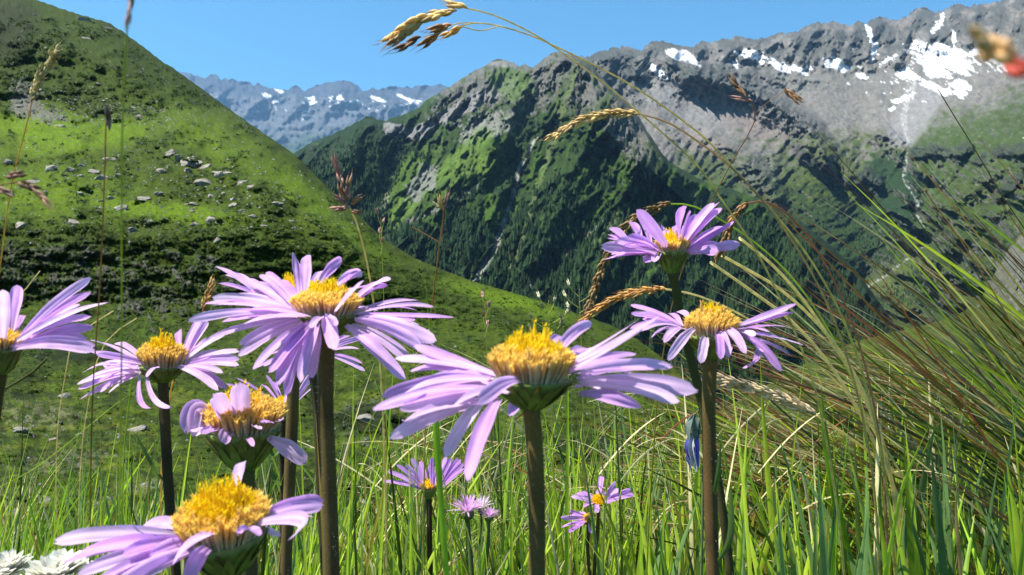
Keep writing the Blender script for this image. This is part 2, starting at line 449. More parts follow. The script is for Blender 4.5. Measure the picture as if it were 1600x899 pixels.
# vegetation creeps up from the valley
gl = sm(-.25, .45, (PY - 215) / 90 + .55 * n + .45 * n2 - 1.1 * np.clip(st - .55, 0, 1))
c = mixc(c, [.070, .088, .022], gl * sm(1200, 1270, PX + 40 * n) * .9)
c = mixc(c, [.055, .08, .018], sm(.3, .9, (PY - 240) / 90 + .5 * n + .5 * n2) * .85)
c = mixc(c, [.040, .062, .012], sm(.0, .6, (PY - 215) / 70 + .9 * n2 + .6 * n) * sm(1030, 1080, PX) * .85 * (1 - .6 * BUT))
c = mixc(c, [.014, .027, .007], sm(.1, .5, (PY - 290) / 70 + .9 * n + .7 * n2) * sm(1030, 1080, PX) * .8 * (1 - rightside))
c = mixc(c, [.040, .066, .013], sm(.15, .95, rightside * sm(95, 215, PY - (1560 - PX) * .25) + .55 * n + .6 * n2 - .05) * .9)
c = mixc(c, [.060, .066, .016], rightside * sm(-.1, .4, n + .4 * n2) * sm(230, 330, PY) * .7)
c = mixc(c, [.012, .024, .006], rightside * sm(.05, .35, -lowdiag2 * .5 + n2 * .8 + .1) * sm(200, 300, PY) * .8)
c = mixc(c, PALE * .6, rightside * sm(.28, .45, fbm((PX - PY) / 16, (PX + PY) / 6, 3, 64)) * sm(120, 200, PY) * (1 - sm(330, 400, PY)) * .55)
c = mixc(c, [.022, .04, .010], sm(.0, .4, (PY - 300) / 140 + .8 * n + .6 * n2) * .85 * (1 - .45 * rightside))
c = mixc(c, FOREST * 1.3, sm(.3, .6, blob(PX, PY, 1395, 300, 45, 60, -15, .6) + .5 * n2) * .9)
c = mixc(c, FOREST * 1.3, sm(.1, .5, (PY - 360) / 100 + n + .5 * n2) * (1 - rightside) * .8)
c = mixc(c, ROCK * .95, sm(.62, .78, st + .08 * n2) * sm(.0, .1, n2 + .25) * .75)
c = mixc(c, [.075, .095, .025], blob(PX, PY, 1390, 440, 60, 22, -20, .6) * .7)
c = mixc(c, [.035, .042, .035], clf * sm(-.5, .1, n2 + .3 * n3) * .85)
# scree fan and stream
ds2, _, _ = dline(PX + w2, PY, [(1445, 150), (1425, 185), (1410, 205)])
c = mixc(c, [.19, .185, .18], (1 - sm(18, 34, ds2)) * .9)
wst = np.interp(ts, [0, .15, .3, 1], [9, 4, 2.4, 2.0])
c = mixc(c, [.34, .34, .33], (1 - sm(wst * .4, wst * .95, ds)) * sm(-.1, .2, n3 + .05) * .75)
# snow
sn = np.zeros(PX.shape)
for bx, by, rx, ry, rot in ((1068, 90, 24, 8, 22), (1050, 80, 10, 4, 5), (1028, 112, 18, 5, 35), (1175, 85, 22, 7, 12), (1150, 101, 9, 7, 0), (1225, 105, 42, 8, 10), (1190, 98, 10, 6, 30), (1302, 98, 22, 9, 15), (1320, 108, 10, 5, -20), (1360, 52, 5, 14, -20), (1366, 82, 4, 14, 20), (1390, 92, 20, 3, -28), (1465, 40, 5, 16, 30), (1432, 70, 11, 8, -30),
                            (1470, 88, 48, 18, 0), (1495, 98, 26, 24, 10), (1465, 112, 26, 14, 10), (1415, 118, 22, 9, 0), (1500, 138, 16, 16, -20), (1455, 135, 18, 6, 25), (1520, 85, 18, 6, -10), (1555, 98, 30, 8, 25), (1585, 110, 18, 4, 30), (1490, 65, 3, 18, 0), (1410, 155, 16, 4, -20), (1395, 168, 8, 3, -30), (1345, 120, 10, 4, 10), (1475, 145, 16, 5, 10)):
    sn = np.maximum(sn, blob(PX + .6 * w2, PY + .4 * w2, bx, by, rx * 1.12, ry * 1.15, rot, .8))
streaks = fbm(PX / 10, (PY - .35 * PX) / 4, 3, 71)
snow = sm(.44, .60, .95 * sn + .62 * fbm((PX + w2) / 26, (PY - .45 * PX) / 11, 2, 72) + .40 * fbm(PX / 9, (PY - .4 * PX) / 5, 2, 73) + .16 * ribs2 - .20)
snow = np.maximum(snow, sm(.62, .70, streaks + .6 * n2 - .3 + .5 * blob(PX, PY, 1420, 120, 130, 50)) * (1 - sm(165, 190, PY)) * sm(1280, 1340, PX))
c = mixc(c, SNOW, snow)
S.finish('rocky_massif', D, c, M_massif, grain=.16)
MASSIF = (S, n, n2)

# --- forested mountain with the scree gully
px = np.arange(330, 1500, 1.75)
cr = prof(px, [(330, 330), (400, 275), (465, 236), (480, 226), (500, 217), (520, 210), (540, 199), (560, 190), (572, 182), (580, 181), (590, 187), (602, 188), (620, 182), (640, 175), (655, 168), (668, 155), (680, 149), (693, 140), (705, 134), (718, 124), (730, 117), (745, 108), (757, 104), (768, 95), (780, 92), (792, 94), (804, 99), (812, 105), (820, 99), (832, 106), (840, 100), (850, 91), (862, 83), (875, 80), (884, 83), (892, 82), (903, 90), (915, 96), (925, 103), (937, 117), (950, 131), (968, 148), (985, 166), (1000, 184), (1010, 203), (1022, 220), (1035, 240), (1048, 254), (1062, 262), (1100, 283), (1150, 298), (1200, 314), (1250, 345), (1300, 385), (1340, 425), (1380, 480), (1420, 540), (1500, 640)])
cr = cr + 3.0 * fbm(px / 10, px * 0, 4, 23, .62) + 2.0 * np.abs(perlin(px / 4, px * 0, 24))
S2 = S = Sheet(px, cr, np.full(len(px), 700.0), 330)
PX, PY = S.PX, S.PY
dc = prof(px, [(330, 2300), (560, 2700), (780, 3300), (900, 3100), (1035, 2400), (1150, 2200), (1370, 1700), (1500, 1600)])
d0 = 1 / (1 / dc + (1 / 1050 - 1 / dc)[None, :] * S.T)
w1 = 22 * fbm(PX / 80, PY / 80, 3, 81); w2 = 8 * fbm(PX / 22, PY / 22, 3, 82)
diag = ridged((PX * .86 + PY * .5 + w1) / 52, (PY * .86 - PX * .5 + w1) / 190, 4, 83, .55)   # ribs leaning down-left
fine = ridged((PX * .8 + PY * .45 + w2) / 17, (PY * .8 - PX * .45) / 46, 3, 84)
fine2 = ridged((PX * .75 + PY * .4 + w2) / 7, (PY * .8 - PX * .45) / 20, 3, 92, .6)
crag = ridged((PX + w2) / 11, (PY + w2) / 26, 5, 85, .62)
upper = (1 - sm(40, 130, S.Q + w1)) * (1 - sm(1000, 1060, PX)) * (.25 + .75 * sm(640, 720, PX))
rel = .060 * diag + .026 * fine + .011 * fine2 + upper * .022 * crag + .006 * fbm(PX / 5, PY / 6, 3, 86)
rel = rel + ridge(PX, PY, [(903, 88), (922, 128), (935, 165), (950, 205), (985, 240), (1010, 262)], .12, 110, 60, 1.0)
rel = rel + ridge(PX, PY, [(940, 180), (880, 300), (820, 460)], .05, 50, 40)
rel = rel + ridge(PX, PY, [(1000, 245), (960, 340), (900, 490)], .05, 46, 40)
rel = rel + ridge(PX, PY, [(1062, 264), (1040, 350), (1000, 500)], .05, 44, 40)
rel = rel + ridge(PX, PY, [(1150, 300), (1170, 400), (1160, 520)], .06, 50, 44)
rel = rel + ridge(PX, PY, [(1250, 347), (1250, 430), (1230, 540)], .05, 44, 40)
rel = rel + ridge(PX, PY, [(850, 92), (815, 150), (790, 215)], .06, 40, 40)
rel = rel + ridge(PX, PY, [(690, 142), (640, 190), (600, 208), (540, 250), (500, 330)], .05, 40, 40)
rel = rel + ridge(PX, PY, [(575, 182), (530, 250), (490, 300)], .045, 30, 30)
rel = rel + ridge(PX, PY, [(770, 225), (700, 300), (640, 385), (610, 440)], .05, 46, 34)
GUL = [[(838, 215), (812, 262), (802, 310), (788, 345), (775, 385), (752, 425), (740, 445)], [(628, 215), (616, 260), (604, 310), (590, 345)], [(960, 330), (900, 385), (845, 430), (795, 470)], [(756, 212), (700, 262), (655, 300), (612, 348)]]
gd = [dline(PX + w2 * .5, PY, gp) for gp in GUL]
for dd, _, _ in gd[:3]:
    rel = rel - .028 * np.clip(1 - dd / 22, 0, 1)
rel = rel * sm(-2, 12, S.Q)
D = d0 * (1 - rel)
st = S.up(D)
n = fbm(PX / 50, PY / 50, 5, 87); n2 = fbm(PX / 12, PY / 10, 4, 88); n3 = fbm(PX / 4, PY / 4, 3, 89)
nd = fbm((PX * .86 + PY * .5 + w1) / 20, (PY * .86 - PX * .5) / 70, 4, 90)
c = np.tile(np.array([.021, .040, .007]), PX.shape + (1,))
c = mixc(c, [.042, .085, .008], sm(.02, .35, nd + .5 * n2 + .3 * n3) * .8)
forest = sm(-.12, .15, .75 * nd * -1 + .5 * n + .4 * n2 + sm(230, 420, PY) * .35 + .02 + .35 * fbm(PX / 7, PY / 6, 2, 93) - sm(-150, 60, 240 - PY) * .45)
forest = np.maximum(forest, (1 - sm(590, 690, PX + 40 * n)) * sm(-.5, .0, n + .6 * n2 + .25))
forest = forest * (1 - .9 * blob(PX, PY, 660, 295, 75, 30, -42, .5)) * (1 - .8 * blob(PX, PY, 760, 190, 70, 30, -30, .5))
c = mixc(c, FOREST, forest * .92)
rocky = sm(.0, .4, upper * 1.0 + .8 * n2 + .3 * n - .55 + .9 * np.clip(st - .5, 0, 1))
c = mixc(c, ROCK * .85, rocky * .8)
c = mixc(c, DARKROCK, rocky * sm(0, .4, n2 + .5 * n3) * .7)
c = mixc(c, [.04, .062, .015], upper * sm(.05, .35, nd + .3 * n2) * .85)
cl = np.maximum(blob(PX, PY, 765, 195, 45, 22, -10), blob(PX, PY, 740, 210, 30, 14, -30))
c = mixc(c, PALE, sm(.55, .95, cl + .6 * n2 + .8 * n3) * .55)
scr = np.maximum.reduce([blob(PX + w2, PY + w2, 757, 150, 26, 11, -30, .4), blob(PX + w2, PY + w2 * .5, 700, 180, 50, 8, -24, .4), blob(PX + w2, PY + w2 * .5, 648, 208, 28, 11, 5, .4), blob(PX, PY + w2, 612, 203, 16, 6, 35, .5), blob(PX, PY, 790, 100, 26, 7, 0, .4)])
bnd = np.maximum(1 - sm(6, 15, dline(PX + w2, PY + w2 * .7, [(795, 132), (757, 150), (700, 180), (650, 208), (610, 203)])[0]), .8 * (1 - sm(4, 11, dline(PX + w2, PY + w2, [(660, 262), (672, 285), (650, 300)])[0])))
scr = np.maximum(scr * .8, bnd)
c = mixc(c, [.16, .156, .148], sm(.35, .7, scr + .25 * n3 + .2 * n2) * .95)
c = mixc(c, [.055, .10, .012], sm(.3, .8, np.maximum(blob(PX + w2, PY, 640, 275, 60, 24, -50, .6), blob(PX + w2, PY + w2, 800, 130, 40, 26, 20, .7)) + .4 * n2) * .7)
c = mixc(c, [.08, .135, .02], (1 - sm(8, 17, gd[3][0] + 2 * n2)) * .8)
c = mixc(c, [.075, .125, .016], blob(PX + w2, PY, 735, 268, 14, 60, 48, .5) * .7)
c = mixc(c, [.16, .155, .15], sm(.3, .6, blob(PX + w2, PY + w2, 660, 285, 32, 16, -50, .5) + .5 * n2) * .7)
c = mixc(c, [.17, .165, .14], (1 - sm(2, 5, dline(PX + w2 * .5, PY, [(745, 290), (700, 322), (640, 345)])[0])) * .6)
for (dd, _, tt), wd, k in ((gd[0], 3.6, .95), (gd[1], 2.6, .6), (gd[2], 3.0, .45)):
    wv = wd * np.interp(tt, [0, .5, .75, 1], [.6, 1, 1.5, 1])
    c = mixc(c, [.24, .24, .20], (1 - sm(wv * .5, wv * 1.3, dd)) * k * sm(-.5, .0, n3))
for gp in ([(560, 225), (545, 260), (520, 300)], [(900, 110), (870, 200), (838, 300), (800, 420)], [(1085, 300), (1060, 370), (1040, 430)], [(990, 300), (950, 360), (930, 380)]):
    dd = dline(PX + w2 * .7, PY, gp)[0]
    c = mixc(c, [.11, .14, .05], (1 - sm(2, 6, dd)) * .5)
c = mixc(c, [.13, .125, .125], blob(PX, PY, 960, 215, 34, 12, -35, .5) * .5)
S.finish('forested_mountain', D, c, M_mount)

# conifers of the far forest: one mass of some ten thousand small crowns
def conifers(name, S, mask, count, hmin, hmax, seed, Dmax=1e9):
    rg = np.random.default_rng(seed)
    w = (mask * (S.V[..., 1] < Dmax)).ravel(); w = w * (S.D.ravel() ** 1.2); w /= w.sum()
    ids = rg.choice(len(w), count, p=w)
    P = S.V.reshape(-1, 3)[ids] + np.stack([rg.uniform(-3, 3, count), rg.uniform(-3, 3, count), np.full(count, -1.5)], -1)
    h = rg.uniform(hmin, hmax, count); r = h * rg.uniform(.17, .26, count)
    k = 6
    a = np.linspace(0, 2 * np.pi, k, endpoint=False)[None] + rg.uniform(0, 6, count)[:, None]
    jit = rg.uniform(.7, 1.3, (count, k))
    ring1 = np.stack([P[:, :1] + np.cos(a) * r[:, None] * jit, P[:, 1:2] + np.sin(a) * r[:, None] * jit, P[:, 2:] + h[:, None] * .12 * jit], -1)
    ring2 = np.stack([P[:, :1] + np.cos(a + .5) * r[:, None] * .62, P[:, 1:2] + np.sin(a + .5) * r[:, None] * .62, P[:, 2:] + h[:, None] * .5 * jit], -1)
    tip = P + np.stack([rg.normal(0, .3, count), rg.normal(0, .3, count), h], -1)
    m = 2 * k + 1
    V = np.concatenate([ring1, ring2, tip[:, None]], 1).reshape(-1, 3)
    b = (np.arange(count) * m)[:, None]
    T = []
    for j in range(k):
        j2 = (j + 1) % k
        T += [np.concatenate([b + j, b + j2, b + k + j], 1), np.concatenate([b + j2, b + k + j2, b + k + j], 1), np.concatenate([b + k + j, b + k + j2, b + 2 * k], 1)]
    tone = rg.uniform(.5, 2.0, (count, 1)); base = FOREST[None] * tone + rg.uniform(0, .012, (count, 1)) * np.array([[1, 1.4, .2]])
    col = np.repeat(base, m, 0)
    link(name, make_mesh(name, V, np.concatenate(T), M_tree, col, smooth=False), kind='stuff', label='dark conifer forest covering the far valley side', cat='forest')
vis = (PY < 620) * sm(20, 60, S.Q)
conifers('conifer_forest', S2, np.clip(forest - .35, 0, 1) * vis * (1 - sm(.3, .6, scr)) * sm(5, 12, gd[0][0]), 17000, 9, 19, 5)
mk = sm(.1, .5, (MASSIF[0].PY - 330) / 90 + MASSIF[1] + .5 * MASSIF[2]) * (MASSIF[0].PX > 1080) * (MASSIF[0].PX < 1460) * (MASSIF[0].PY < 480) * (MASSIF[0].PY > 270)
mk = mk * sm(10, 20, dline(MASSIF[0].PX, MASSIF[0].PY, STREAM)[0])
conifers('valley_shrub_wood', MASSIF[0], mk, 2200, 7, 13, 6)

# --- left hillside, shelf, crag and the mossy slope below
px = np.arange(-240, 1420, 1.9)
cr = prof(px, [(-240, -60), (-100, -40), (0, -16), (60, 1), (100, 15), (128, 24), (150, 30), (170, 36), (185, 45), (210, 63), (230, 78), (250, 94), (268, 105), (285, 117), (330, 150), (380, 186), (420, 214), (460, 241), (500, 281), (540, 318), (570, 345), (600, 374), (650, 405), (700, 425), (740, 440), (800, 457), (850, 472), (900, 490), (950, 506), (980, 520), (1010, 540), (1060, 580), (1120, 640), (1190, 715), (1300, 860), (1420, 1030)])
cr = cr + 2.6 * fbm(px / 11, px * 0, 4, 33, .6)
S6 = S = Sheet(px, cr, np.full(len(px), 1060.0), 440, 1.0)
PX, PY = S.PX, S.PY
kd = [(-80, 520), (0, 440), (100, 370), (165, 325), (205, 270), (245, 215), (300, 172), (340, 148), (375, 136), (400, 131.5), (470, 121), (500, 107), (530, 88), (560, 70), (600, 54), (650, 41), (700, 32.5), (750, 26.5), (800, 22), (850, 18.5), (900, 16), (970, 13), (1060, 10.8)]
w1 = 18 * fbm(PX / 90, PY / 60, 3, 101); w2 = 7 * fbm(PX / 24, PY / 16, 4, 102)
pe = PY + w1 * sm(60, 200, PY) * .8 - 22 * sm(420, 620, PX) * (PY < 520)
lo = np.interp(pe, [k[0] for k in kd], [math.log(k[1]) for k in kd])
d0 = np.exp(lo)
qn = np.clip(S.Q / 75, 0, 1)
d0 = d0 * (1 + .34 * (1 - qn) ** 1.8)           # the shoulder rounds away to the valley
low = sm(520, 600, PY)
lump = fbm((PX + .5 * PY) / 52, (PY - .12 * PX) / 20, 5, 103, .58)
lump2 = fbm((PX + w2) / 13, PY / 6.5, 4, 104, .6); lump3 = fbm(PX / 4.6, PY / 3.2, 2, 105)
big = fbm((PX + .4 * PY) / 150, PY / 60, 3, 109)
crag = ridged((PX + w2 * 2) / 26, (PY + w2 * 2) / 40, 5, 106, .6)
jag = w2 / 7 + .8 * lump + .5 * lump2
cragb = np.maximum.reduce([blob(PX, PY, 110, 425, 170, 55, 5, .6), blob(PX, PY, 230, 470, 80, 40, 0, .6), blob(PX, PY, 300, 440, 90, 55, 10, .6) * .9, blob(PX, PY, 570, 655, 60, 40, 0, .6), blob(PX, PY, 585, 790, 55, 50, 0, .6), blob(PX, PY, 870, 590, 110, 26, 8, .6) * .85])
cragm = sm(.45, .8, cragb + 1.0 * jag - .22)
strat = np.maximum(blob(PX + w2, PY + w2, 350, 190, 16, 30, -40, .5), blob(PX + w2, PY, 300, 175, 12, 18, -50, .5))
band = blob(PX, PY, 190, 430, 420, 75, 6, .7)          # the steep shrubby step under the shelf, its shade painted in below
shelf = np.clip(np.maximum.reduce([blob(PX + w1, PY + w2, 120, 215, 120, 24, -8, .6), blob(PX, PY + w2, 60, 200, 90, 26, 0, .6), blob(PX + w1, PY + w2, 250, 330, 110, 14, 6, .8), blob(PX + w1, PY, 60, 300, 120, 40, 0, .8) * .75, blob(PX, PY, 470, 300, 70, 18, 38, .8), blob(PX + w1, PY, 790, 468, 90, 12, 16, .7), blob(PX + w1, PY, 560, 375, 60, 14, 36, .7) * .8, blob(PX, PY, 330, 215, 90, 30, 30, .9) * .6]), 0, 1)
shr = sm(-.08, .16, lump * .9 + .75 * lump2 + .25 * big + .12 * band - .28 * shelf)
rel = .03 * big + (.030 * lump + .0048 * lump2 + .0048 * lump3 * (.6 + .6 * shr)) * (1 - .15 * low) + .008 * low * ridged((PX + w2) / 38, (PY - .2 * PX) / 13, 4, 110) + .0025 * shr * (1 - .5 * low) * (1 + .9 * lump3) + cragm * (.011 * crag + .006 * lump3)
rel = rel + .02 * ridge(PX, PY, [(255, 235), (310, 255), (345, 270), (400, 292)], 1, 16, 10) 
rel = rel + .016 * ridge(PX, PY, [(540, 310), (470, 250), (330, 165), (280, 140)], 1, 30, 40)
rel = rel * sm(-3, 10, S.Q)
D = d0 * (1 - rel)
st = S.up(D)
# land cover, with shade painted into a few spots
top = 1 - sm(150, 175, PY + w1 * .8)
T1 = np.array([.042, .066, .004])
c = np.tile(T1, PX.shape + (1,))
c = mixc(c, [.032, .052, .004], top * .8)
c = mixc(c, [.088, .145, .004], shelf * sm(-.6, .2, lump2 + .3))
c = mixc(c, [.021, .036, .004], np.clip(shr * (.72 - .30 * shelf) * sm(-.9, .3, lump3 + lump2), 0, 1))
c = mixc(c, [.016, .027, .004], np.clip(band * sm(-.5, .3, lump2 + .5 * lump), 0, 1) * .45)  # dark shrubs and painted shade together on the step
c = mixc(c, [.040, .058, .008], top * sm(.1, .5, lump2 + lump3 * .5) * .55)
c = mixc(c, [.062, .098, .004], low * sm(-.3, .35, lump2 + .4 * lump3 + .5 * lump) * .8)
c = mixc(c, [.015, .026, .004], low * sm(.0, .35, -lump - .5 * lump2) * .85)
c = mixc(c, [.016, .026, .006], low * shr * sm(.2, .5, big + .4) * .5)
c = mixc(c, ROCK * .62, cragm * sm(.3, .7, crag + .6 * lump2) * .8)
c = mixc(c, [.022, .034, .006], cragm * sm(-.25, .2, -crag + .4 * lump2) * .7)
scree = np.maximum(blob(PX + w2 * 1.4, PY + w2, 38, 155, 24, 32, 0, .5), blob(PX + w2, PY + w2, 62, 178, 40, 12, 10, .5))
c = mixc(c, ROCK * .85, sm(.5, .8, scree + .9 * lump3 + .5 * lump2) * .8)
c = mixc(c, ROCK, sm(.55, .7, lump3 * .8 + .5 * lump2 + .3 * blob(PX, PY, 200, 180, 220, 30, 0, .5)) * .7)
c = mixc(c, [.15, .135, .10], low * sm(.50, .68, lump2 * .9 + .3 * lump3 + .5 * fbm(PX / 60, PY / 40, 2, 108)) * .7)
c = mixc(c, [.020, .026, .010], np.maximum(0 * strat, blob(PX + w2 * 2, PY + w2 * 2, 14, 52, 44, 50, 0, .6) * .8))  # shaded crag by the crest, painted as a dark patch
patch = fbm((PX + 1.2 * PY) / 90, PY / 26, 4, 111, .6)
c = mixc(c, [.10, .115, .012], low * sm(.05, .4, patch + .3 * lump2) * .6)
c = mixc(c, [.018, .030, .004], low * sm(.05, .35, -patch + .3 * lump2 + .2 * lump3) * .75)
rub = np.maximum.reduce([blob(PX, PY, 70, 650, 90, 34, 0, .8), blob(PX, PY, 110, 720, 110, 26, -8, .8), blob(PX, PY, 225, 760, 50, 16, 0, .8), blob(PX, PY, 30, 780, 60, 30, 0, .8), blob(PX, PY, 330, 660, 60, 20, 0, .8), blob(PX, PY, 590, 790, 60, 50, 0, .7)])
c = mixc(c, [.10, .10, .05], sm(.65, .95, rub * .8 + .8 * lump2 + .35 * lump3) * .8)
hollow_shade = np.maximum.reduce([blob(PX + w1, PY + w2, 572, 655, 60, 22, 0, .6), blob(PX + w1, PY + w2, 590, 800, 60, 42, 0, .6), blob(PX + w1, PY + w2, 860, 582, 90, 16, 8, .6), blob(PX + w1, PY + w2, 470, 760, 80, 26, 0, .7), blob(PX + w1, PY + w2, 160, 555, 120, 14, 0, .7), blob(PX + w1, PY + w2, 690, 620, 70, 16, 0, .7), blob(PX + w1, PY + w2, 940, 700, 90, 24, 0, .7)])
c = mixc(c, [.011, .018, .003], sm(.35, .8, hollow_shade + .7 * lump2 + .2 * lump3) * .9)  # shadow in the hollows painted near-black into the slope colour
HILL_MASK = (shr, cragm, scree, shelf, low, lump2)
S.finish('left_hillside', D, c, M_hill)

# --- right green knoll with a crag
px = np.arange(1010, 2300, 3.2)
cr = prof(px, [(1010, 760), (1060, 690), (1100, 655), (1150, 628), (1200, 600), (1250, 572), (1300, 548), (1350, 530), (1400, 518), (1450, 507), (1500, 490), (1530, 470), (1548, 440), (1560, 415), (1575, 392), (1590, 370), (1610, 350), (1680, 320), (1800, 270), (2300, 200)])
cr = cr + 3 * fbm(px / 14, px * 0, 4, 43, .6)
S5 = S = Sheet(px, cr, np.full(len(px), 1040.0), 150)
PX, PY = S.PX, S.PY
dc = prof(px, [(1010, 90), (1250, 120), (1500, 130), (1560, 120), (1600, 125), (2300, 120)])
d0 = 1 / (1 / dc + (1 / 11 - 1 / dc)[None, :] * S.T ** 1.5)
l1 = fbm(PX / 60, PY / 30, 4, 111); l2 = fbm(PX / 13, PY / 7, 3, 112)
cg = blob(PX, PY, 1600, 425, 50, 58, 20, .5)
crag = ridged(PX / 16, PY / 22, 4, 113)
rel = .03 * l1 + .012 * l2 + cg * .06 * crag
D = d0 * (1 - rel * sm(-2, 10, S.Q)) * (1 + .22 * (1 - np.clip(S.Q / 60, 0, 1)) ** 2)
c = np.tile(np.array([.055, .072, .012]), PX.shape + (1,))
c = mixc(c, [.030, .044, .008], sm(-.05, .3, l1 + .6 * l2) * .7)
c = mixc(c, ROCK * .9, sm(.45, .7, cg + .8 * l2 + .25 * crag) * .75)
c = mixc(c, PALE * .8, sm(.52, .62, l2 + .3 * l1) * .7)
S.finish('green_knoll', D, c, M_hill)

# --- the grassy brow the camera stands on
def near_z(x, y):
    z = -.34 - .05 * np.abs(x) - np.clip(y - .55, 0, None) * .455
    z = z + .42 * np.exp(-((x - .95) / .55) ** 2 - ((y - 1.15) / .55) ** 2)
    z = z + .10 * np.exp(-((x - .2) / .35) ** 2 - ((y - 1.0) / .35) ** 2)
    return z + .02 * perlin(x * 5, y * 5, 7)
gx = np.linspace(-4.2, 4.2, 150); gy = np.linspace(-3, 13, 260)
X, Y = np.meshgrid(gx, gy, indexing='ij')
Z = near_z(X, Y)
i = np.arange(X.size).reshape(X.shape)
q = np.stack([i[:-1, :-1], i[1:, :-1], i[1:, 1:], i[:-1, 1:]], -1).reshape(-1, 4)
nn = fbm(X * 4, Y * 4, 4, 9)
cc = mixc(np.tile(np.array([.035, .055, .010]), X.shape + (1,)), [.06, .065, .02], sm(0, .5, nn))
link('grassy_brow', make_mesh('grassy_brow', np.stack([X, Y, Z], -1).reshape(-1, 3), q, M_ground, cc.reshape(-1, 3)), kind='structure')

hz = .0
hx = 32000.0
bmv = np.array([[x, y, z] for x in (-hx, hx) for y in (-hx, hx) for z in (-470.0, 7600.0)])
bmq = np.array([[0, 1, 3, 2], [4, 6, 7, 5], [0, 4, 5, 1], [2, 3, 7, 6], [0, 2, 6, 4], [1, 5, 7, 3]])
mh, th, Nh, Lh = new_mat('mountain_air')
Nh.remove(Nh['Principled BSDF'])
pv = Nh.new('ShaderNodeVolumePrincipled'); pv.inputs['Density'].default_value = 1.8e-5
pv.inputs['Color'].default_value = (.30, .60, 1.0, 1); pv.inputs['Anisotropy'].default_value = .2
Lh.new(pv.outputs[0], Nh['Material Output'].inputs['Volume'])
link('haze', make_mesh('haze', bmv, bmq, mh, smooth=False), kind='stuff')
#PLANTS#
# ------------------------------------------------------------------ loose stones and boulders of the left hillside
def rock_mesh(name, seed, sub=2, flat=.62):
    import bmesh
    bm = bmesh.new(); bmesh.ops.create_icosphere(bm, subdivisions=3, radius=1)
    rg = np.random.default_rng(seed)
    planes = [(Vector(rg.normal(0, 1, 3)).normalized(), rg.uniform(.42, .85)) for _ in range(13)]
    for v in bm.verts:
        for nrm, dd in planes:
            k = v.co.dot(nrm)
            if k > dd: v.co -= nrm * (k - dd) * .92
        p = v.co * 2.3
        v.co *= 1 + .30 * float(fbm(np.array([p.x * .7 + seed]), np.array([p.y * .7 + p.z * 1.2]), 4, seed, .6)[0])
        v.co.z *= flat
    me = bpy.data.meshes.new(name); bm.to_mesh(me); bm.free()
    me.materials.append(M_rock)
    a = me.color_attributes.new('Col', 'FLOAT_COLOR', 'POINT')
    for i, v in enumerate(me.vertices):
        t = .75 + .5 * rg.random() * .5
        a.data[i].color = (.25 * t, .225 * t, .185 * t, 1)
    return me
ROCKS = [rock_mesh('boulder', 40 + k) for k in range(7)]

def boulder(px, py, w, label, group='boulders on the left hillside'):
    P = S6.at(px, py + w * .12); D = P[1]
    o = link('boulder', random.choice(ROCKS), label=label, cat='boulder', group=group)
    r = .5 * w / F * D
    o.location = (P[0], P[1] + r * .25, P[2] - r * .04)
    o.rotation_euler = (random.uniform(-.25, .25), random.uniform(-.25, .25), random.uniform(0, 6.28))
    o.scale = (r * random.uniform(1.1, 1.45), r * random.uniform(.9, 1.3), r * random.uniform(.9, 1.4))
    return o
SHELF = [(92, 194, 14), (78, 263, 24), (106, 266, 19), (123, 258, 15), (142, 269, 19), (154, 277, 25), (125, 275, 12), (164, 248, 12), (179, 247, 15), (181, 273, 13), (221, 309, 20), (245, 303, 16), (156, 314, 14), (171, 310, 18), (187, 325, 22), (123, 301, 14), (249, 267, 22), (265, 238, 24), (278, 244, 16), (290, 249, 28), (307, 253, 26), (322, 258, 22), (344, 270, 28), (377, 284, 22), (390, 291, 16), (292, 265, 15), (319, 286, 28), (337, 295, 13), (330, 306, 17), (349, 302, 10), (297, 318, 22), (299, 330, 10), (364, 320, 17), (377, 330, 19), (330, 342, 20), (305, 349, 22), (362, 310, 14), (429, 318, 20), (394, 336, 16), (113, 346, 18), (33, 350, 26), (204, 358, 18), (340, 374, 18), (334, 233, 11), (217, 181, 13), (207, 168, 10), (167, 44, 13), (133, 58, 13), (130, 31, 20), (52, 22, 11), (10, 252, 14), (14, 300, 18), (48, 283, 22), (70, 300, 12), (232, 345, 13), (410, 352, 12), (455, 345, 10), (150, 130, 9), (95, 44, 10), (60, 140, 12), (30, 165, 13), (46, 172, 12)]
ORD = ['first', 'second', 'third', 'fourth', 'fifth', 'sixth', 'seventh', 'eighth', 'ninth', 'tenth', 'eleventh', 'twelfth']
def zone(x, y, w):
    if y < 62: return 'the boulders near the hill crest'
    if y < 160 or (y < 176 and x < 60): return 'the stones on the dark upper slope'
    if y < 236: return 'the lone stones above the rock cluster'
    if abs(y - (235 + (x - 265) * .45)) < 13 and x > 255: return 'the pale slanting row of rocks'
    if x < 115 and y < 310: return 'the left third of the shelf cluster'
    if x < 160 and y < 310: return 'the middle of the shelf cluster'
    if x < 260 and y < 290: return 'the right third of the shelf cluster'
    if x < 260 and y < 335: return 'the boulders just below the shelf cluster'
    if y > 335 and x < 260: return 'the boulders on the dark scrubby step'
    if x < 315: return 'the scrub boulders under the slanting row'
    if x < 345: return 'the middle boulders under the slanting row'
    return 'the boulders right under the slanting row'
zs = {}
for (x, y, w) in SHELF: zs.setdefault(zone(x, y, w), []).append((x, y, w))
for z, L in zs.items():
    for j, (x, y, w) in enumerate(sorted(L)):
        size = 'large' if w >= 22 else ('small' if w < 14 else 'medium')
        boulder(x, y, w, '%s grey boulder, %s from left among %s' % (size, ORD[j], z), 'boulders on the left hillside')
